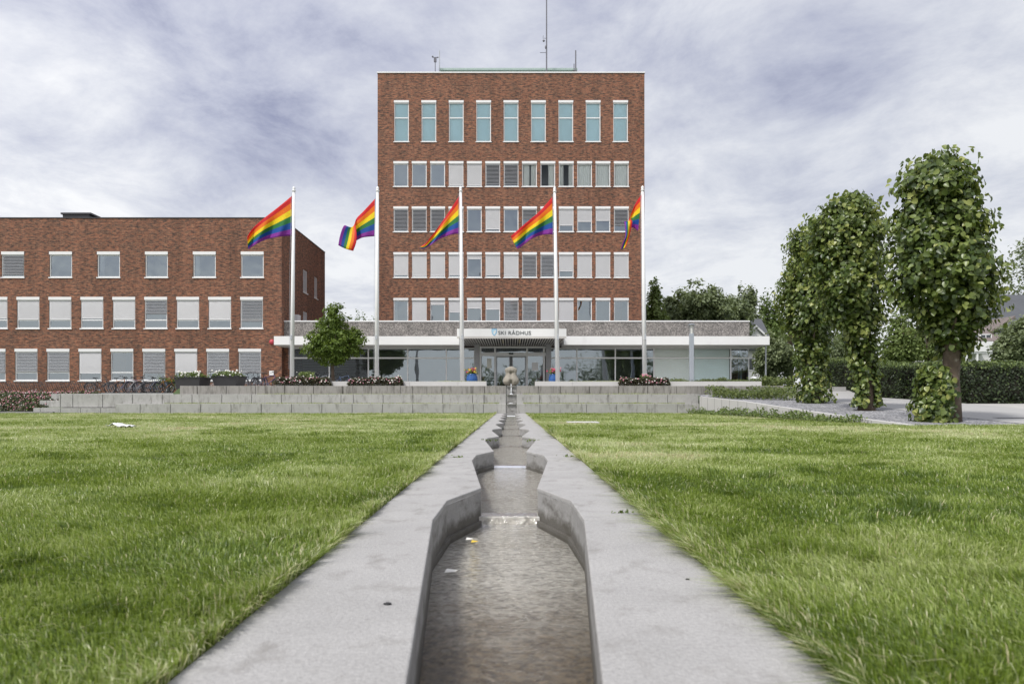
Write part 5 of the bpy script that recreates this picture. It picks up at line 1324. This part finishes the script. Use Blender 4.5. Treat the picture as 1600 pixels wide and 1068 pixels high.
    # lean-to of the gabled house facing left
    MB().box(X(1553, 59), X(1575, 59), 59, 59.98, GZ, Z(520, 59)).build('bay', WALLW, e); m = MB(); m.extr([(X(1545, 59), Z(521, 59)), (X(1580, 59), Z(498, 59)), (X(1580, 59), Z(494, 59)), (X(1545, 59), Z(517.5, 59))], 'y', 58.5, 62); m.build('bay_roof', BROWNR, e)
    # white fabric-covered mound (parked car cover) and boulder-grey shed seen under the conifer
    o = MB(); 
    # parked car at the right edge
    car()
def car():
    Yc = 33.0; cx = X(1590, Yc)+2.05; zb = 1.02
    e = empty('parked_car', (cx, Yc, zb), 'white car parked beyond the hedge at the right edge', 'car')
    W = M('car_paint', (.72, .73, .75), .2, .02, 1)
    prof = [(-2.1, .35), (-2.15, .7), (-1.95, .85), (-1.2, .98), (-.55, 1.42), (.9, 1.45), (1.6, 1.02), (2.1, .92), (2.15, .4), (1.75, .28), (-1.75, .28)]
    m = MB(); m.extr([(cx+x, zb+z) for x, z in prof], 'y', Yc-.85, Yc+.85); bevel(m.build('body', W, e), .06, 3)
    g = MB(); g.extr([(cx-.98, zb+1.0), (cx-.5, zb+1.36), (cx+.85, zb+1.38), (cx+1.35, zb+1.02)], 'y', Yc-.862, Yc-.852); g.build('side_window', M('car_glass', (.02, .025, .03), .05), e)
    for s in (-1, 1):
        for q in (-1, 1):
            w = MB().torus((cx+s*1.32, Yc+q*.78, zb+.33), .24, .1, 'y', 20, 8).build('wheel', BLACK, e, True); MB().tube([(cx+s*1.32, Yc+q*.72, zb+.33), (cx+s*1.32, Yc+q*.86, zb+.33)], .19, 14).build('rim', METAL, w)
        MB().box(cx-2.17, cx-2.08, Yc+s*.6-.15, Yc+s*.6+.15, zb+.62, zb+.76).build('headlight', M('lamp_glass', (.6, .62, .65), .1), e)
houses()

# ------------------------------------------------------------------ bicycles and rack
def bicycle(frame_mat):
    e = empty('bicycle', (0, 0, 0))
    rw = .335; wb = 1.05
    for x in (-wb/2, wb/2):
        w = MB().torus((x, 0, rw), rw-.02, .024, 'y', 28, 6); wo = w.build('wheel', BLACK, e, True)
        s = MB()
        for k in range(10):
            a = math.pi*k/10; s.tube([(x-(rw-.03)*math.cos(a), 0, rw-(rw-.03)*math.sin(a)), (x+(rw-.03)*math.cos(a), 0, rw+(rw-.03)*math.sin(a))], .004, 4)
        s.torus((x, 0, rw), rw-.05, .009, 'y', 24, 5); s.tube([(x, -.05, rw), (x, .05, rw)], .03, 8); s.build('spokes', METAL, wo)
    f = MB(); bb = (-.08, 0, .28); st = (-.22, 0, .82); hd = (.33, 0, .86); hl = (.37, 0, .66); rr = (-wb/2, 0, rw)
    f.tube([bb, st], .018, 7); f.tube([bb, hl], .02, 7); f.tube([(-.2, 0, .72), hd], .017, 7); f.tube([hd, hl], .022, 7)
    for s in (-1, 1):
        f.tube([(bb[0], s*.03, bb[2]), (rr[0], s*.05, rr[2])], .01, 5); f.tube([(-.205, s*.02, .74), (rr[0], s*.05, rr[2])], .009, 5); f.tube([(hl[0]+.01, s*.04, .64), (wb/2, s*.05, rw)], .013, 6)
    f.build('frame', frame_mat, e, True)
    h = MB(); h.tube([(.33, 0, .86), (.31, 0, 1.0)], .014, 6); h.tube([(.16, -.29, 1.03), (.28, -.22, 1.05), (.33, 0, 1.0), (.28, .22, 1.05), (.16, .29, 1.03)], .014, 6); h.build('handlebar', DARKM, e, True)
    s = MB(); s.tube([(-.22, 0, .8), (-.245, 0, .93)], .013, 6); s.add([(-.40, -.09, .95), (-.40, .09, .95), (-.22, .07, .955), (-.10, .02, .95), (-.10, -.02, .95), (-.22, -.07, .955), (-.39, 0, .91), (-.12, 0, .93)], [(0, 5, 4, 3, 2, 1), (0, 1, 6), (1, 2, 7, 6), (2, 3, 7), (3, 4, 7), (4, 5, 7), (5, 0, 6, 7)]); s.build('saddle', BLACK, e)
    p = MB(); p.torus((-.08, .0, .28), .09, .012, 'y', 18, 5); p.tube([(-.08, -.06, .28), (.06, -.08, .18)], .011, 5); p.tube([(-.08, .06, .28), (-.22, .08, .38)], .011, 5); p.box(.01, .11, -.16, -.08, .165, .195); p.box(-.27, -.17, .08, .16, .365, .395); p.build('crank', METAL, e)
    g = MB()
    for cxx in (-wb/2, wb/2):
        pts = [(cxx+(rw+.03)*math.cos(a), 0, rw+(rw+.03)*math.sin(a)) for a in np.linspace(R(20 if cxx < 0 else 60), R(170), 9)]; g.tube(pts, .02, 5)
    g.build('mudguard', DARKM, e)
    return e
def bikes():
    proto = bicycle(M('bike_black', (.03, .03, .035), .3))
    mats = {'black': M('bike_black', (.03, .03, .035), .3), 'grey': M('bike_grey', (.25, .27, .3), .3), 'orange': M('bike_orange', (.35, .13, .03), .35), 'purple': M('bike_purple', (.10, .06, .16), .35), 'white': M('bike_white', (.6, .6, .6), .35), 'blue': M('bike_blue', (.08, .12, .22), .35)}
    spec = [(156, 41.0, 12, 'black', 'black bicycle leaning in the rack, leftmost of the parked bicycles'), (186, 41.2, -14, 'orange', 'orange framed bicycle second from the left in the rack'),
            (204, 41.0, 50, 'purple', 'dark purple bicycle right of the orange one'), (216, 40.8, 62, 'white', 'white bicycle turned steeply towards the camera left of the green bush'), (229, 41.0, 55, 'grey', 'grey bicycle right beside the white one'),
            (248, 41.2, 35, 'blue', 'dark blue bicycle in front of the green bush'), (259, 41.3, 60, 'orange', 'orange bicycle right against the dark tapered planter'),
            (320, 41.5, 25, 'black', 'black bicycle between the two dark planters'), (392, 42, 70, 'grey', 'grey bicycle right of the square planter by the wing windows'), (405, 42, 75, 'black', 'black bicycle by the wing corner window'), (420, 42.2, 30, 'purple', 'purple bicycle below the white wall box'),
            (490, 42.8, 10, 'black', 'black bicycle by the dark blinds left of the young tree trunk'), (503, 43.0, -8, 'grey', 'grey bicycle close behind the young tree trunk'), (536, 43.0, 5, 'blue', 'blue bicycle right of the young tree trunk')]
    first = True
    for px, Y, a, c, lab in spec:
        b = proto if first else copy_tree(proto); first = False
        b.location = (X(px, Y), Y, 1.06 if px < 300 else 1.36); b.rotation_euler = (R(4 if px % 2 else -4), 0, R(a))
        tag(b, lab, 'bicycle', 'parked bicycles')
        for ch in b.children:
            if ch.name.startswith('frame'):
                ch.material_slots[0].link = 'OBJECT'; ch.material_slots[0].material = mats[c]
    # rack of slanted hoops
    Y = 40.6; e = empty('bicycle_rack', (X(70, Y), Y, 1.06), 'long dark rack of slanted hoops along the brick wing', 'bicycle rack')
    MB().tube([(X(-40, Y), Y+.1, 1.09), (X(272, Y), Y+.1, 1.09)], .025, 6).build('rail', DARKM, e)
    hm = MB().tube([(0, 0, .03), (-.28, 0, .62), (-.22, 0, .7), (-.14, 0, .66), (.05, 0, .2)], .017, 6).mesh('hoop', DARKM, True)
    for k in range(44): obj('hoop', hm, e, (X(-38 + 7.0*k, Y)-X(70, Y), .1, 0))
    bg(240, 282, 591, 42.5, LEAF_MD, 'small green bush among the bicycles beside the tapered planter', 1500, .11, 81, zb=1.06, parts=6, squat=.9, cat='bush', name='bush')
bikes()

# ------------------------------------------------------------------ lamp post, chair, small things
def small():
    Y = 37.4; x = X(1080.5, Y); zt = Z(504.5, Y)
    e = empty('street_lamp', (x, Y, 1.36), 'square grey lamp post with a glass head in front of the pale shades', 'street lamp')
    z1 = Z(521, Y)
    bevel(MB().box(x-.11, x+.11, Y-.11, Y+.11, 1.36, z1).build('post', M('lamp_grey', (.34, .37, .41), .45, .05, 2), e), .02)
    MB().lathe([(.085, 0), (.085, zt-z1-.12)], (x, Y, z1), 14).build('lamp_glass', M('frosted_glass', (.62, .62, .58), .3), e)
    m = MB(); m.lathe([(.2, 0), (.2, .025), (.08, .07), (.02, .07)], (x, Y, zt-.11), 16); m.box(x-.3, x+.3, Y-.02, Y+.02, zt-.2, zt-.185); [m.tube([(x+a, Y+b, z1), (x+a, Y+b, zt-.11)], .01, 5) for a, b in ((.09, .09), (-.09, .09), (.09, -.09), (-.09, -.09))]; m.build('lamp_cap', METAL, e)
    # white shell chair beside the pavilion end
    Y = 38.5; x = X(1181, Y); z0 = 1.36
    e = empty('garden_chair', (x, Y, z0), 'white round backed shell chair beside the pavilion end', 'chair')
    m = MB(); n = 16; V = []
    for i in range(9):
        a = R(-15 + 105*i/8)
        for k in range(n):
            t = 2*math.pi*k/n; rr = .25*math.sin(min(a+R(15), R(105)))
            V.append((x+rr*math.cos(t)*.95, Y+.12*math.cos(a)*0+.28-.33*math.cos(a+R(15))*.8 + .0, z0+.38+rr*math.sin(t)))
    m.add(V, [(i*n+k, i*n+(k+1) % n, (i+1)*n+(k+1) % n, (i+1)*n+k) for i in range(8) for k in range(n)])
    o = m.build('shell', M('shell_grey', (.55, .56, .57), .4, .1, 5), e, True); q = o.modifiers.new('t', 'SOLIDIFY'); q.thickness = .025
    MB().lathe([(.2, 0), (.2, .02), (.03, .05), (.03, .3)], (x, Y+.15, z0), 14).build('base', FRAME, e, True)
    # sheet of paper lying on the lawn
    r = np.random.default_rng(3); m = MB(); V = []; a, b = X(169, 15.6), X(206, 15.6); nx, ny = 12, 6
    for i in range(nx):
        for j in range(ny):
            V.append((a+(b-a)*i/(nx-1), 15.5+.35*j/(ny-1)+.04*math.sin(i), .055+.05*math.exp(-((i-3)/2.5)**2)+.012*r.normal()))
    m.add(V, [(i*ny+j, (i+1)*ny+j, (i+1)*ny+j+1, i*ny+j+1) for i in range(nx-1) for j in range(ny-1)])
    o = m.build('paper_sheet', FRAME, smooth=True); s = o.modifiers.new('t', 'SOLIDIFY'); s.thickness = .004
    tag(o, 'crumpled white paper lying on the left lawn', 'paper')
    # sunk cover in the right lawn
    m = MB().box(X(887, 18.6), X(936, 18.6), 18.5, 19.15, -.02, .05); tag(bevel(m.build('lawn_cover', LEDGE), .01), 'flat pale cover slab set in the right lawn', 'cover slab')
    # bits of debris and weeds on the slabs
    def stone(px, py, s, mat, lab, nm, cat):
        Y = EYE*F/(py-HY); m = MB(); m.ball((X(px, Y), Y, s*.25), s, 8, 6, (1.2, .7, .4)); a = np.array(m.v); a += rng.normal(0, s*.12, a.shape); m.v = [tuple(q) for q in a]
        tag(m.build(nm, mat, smooth=True), lab, cat)
    stone(606, 944, .011, BLACK, 'black pebble on the left slab of the path', 'pebble', 'pebble')
    stone(1161, 931, .010, METAL, 'pale grey pebble at the right edge of the path', 'pebble', 'pebble')
    stone(1074, 905, .007, BLACK, 'tiny dark pebble on the right slab of the path', 'pebble', 'pebble')
    def weed(px, py, k, s, lab, seed):
        r = np.random.default_rng(seed); Y = EYE*F/(py-HY); x = X(px, Y)
        p = np.stack([r.normal(x, s, k), r.normal(Y, s*.5, k), np.abs(r.normal(.012, .008, k))], 1)
        o = leaves('weed', p, r.normal(0, .7, (k, 3))+[0, 0, .6], .035, LEAF_MD, origin=(x, Y, 0), seed=seed); tag(o, lab, 'weed', 'weeds in the slab joints')
    weed(714, 714, 26, .05, 'small weed on the left slab near the third basin', 1); weed(888, 713, 22, .05, 'small weed on the right slab near the third basin', 2)
    weed(976, 801, 12, .025, 'small weed in the right slab joint nearest the camera', 3); weed(764, 687, 22, .06, 'weed at the left wing of the fourth basin', 4); weed(832, 687, 22, .06, 'weed at the right wing of the fourth basin', 5)
    # leaf litter in the near basin
    zq = WZ(0)+.004
    def litter(px, py, s, mat, lab):
        Y = (EYE-zq)*F/(py-HY); x = X(px, Y); m = MB(); m.add([(x-s, Y-s*.6, zq), (x+s*.9, Y-s*.9, zq+.006), (x+s*1.2, Y+s*.7, zq+.002), (x-.7*s, Y+s, zq+.008)], [(0, 1, 2, 3)])
        o = m.build('leaf_litter', mat); q = o.modifiers.new('t', 'SOLIDIFY'); q.thickness = .002; tag(o, lab, 'fallen leaf', 'litter floating in the basin')
    litter(733, 842, .022, WPET, 'pale scrap floating in the near basin, left of centre'); litter(741, 846, .02, YEL, 'yellowish leaf floating beside the pale scrap'); litter(704, 892, .03, WPET, 'white scrap against the left wall of the near basin')
small()
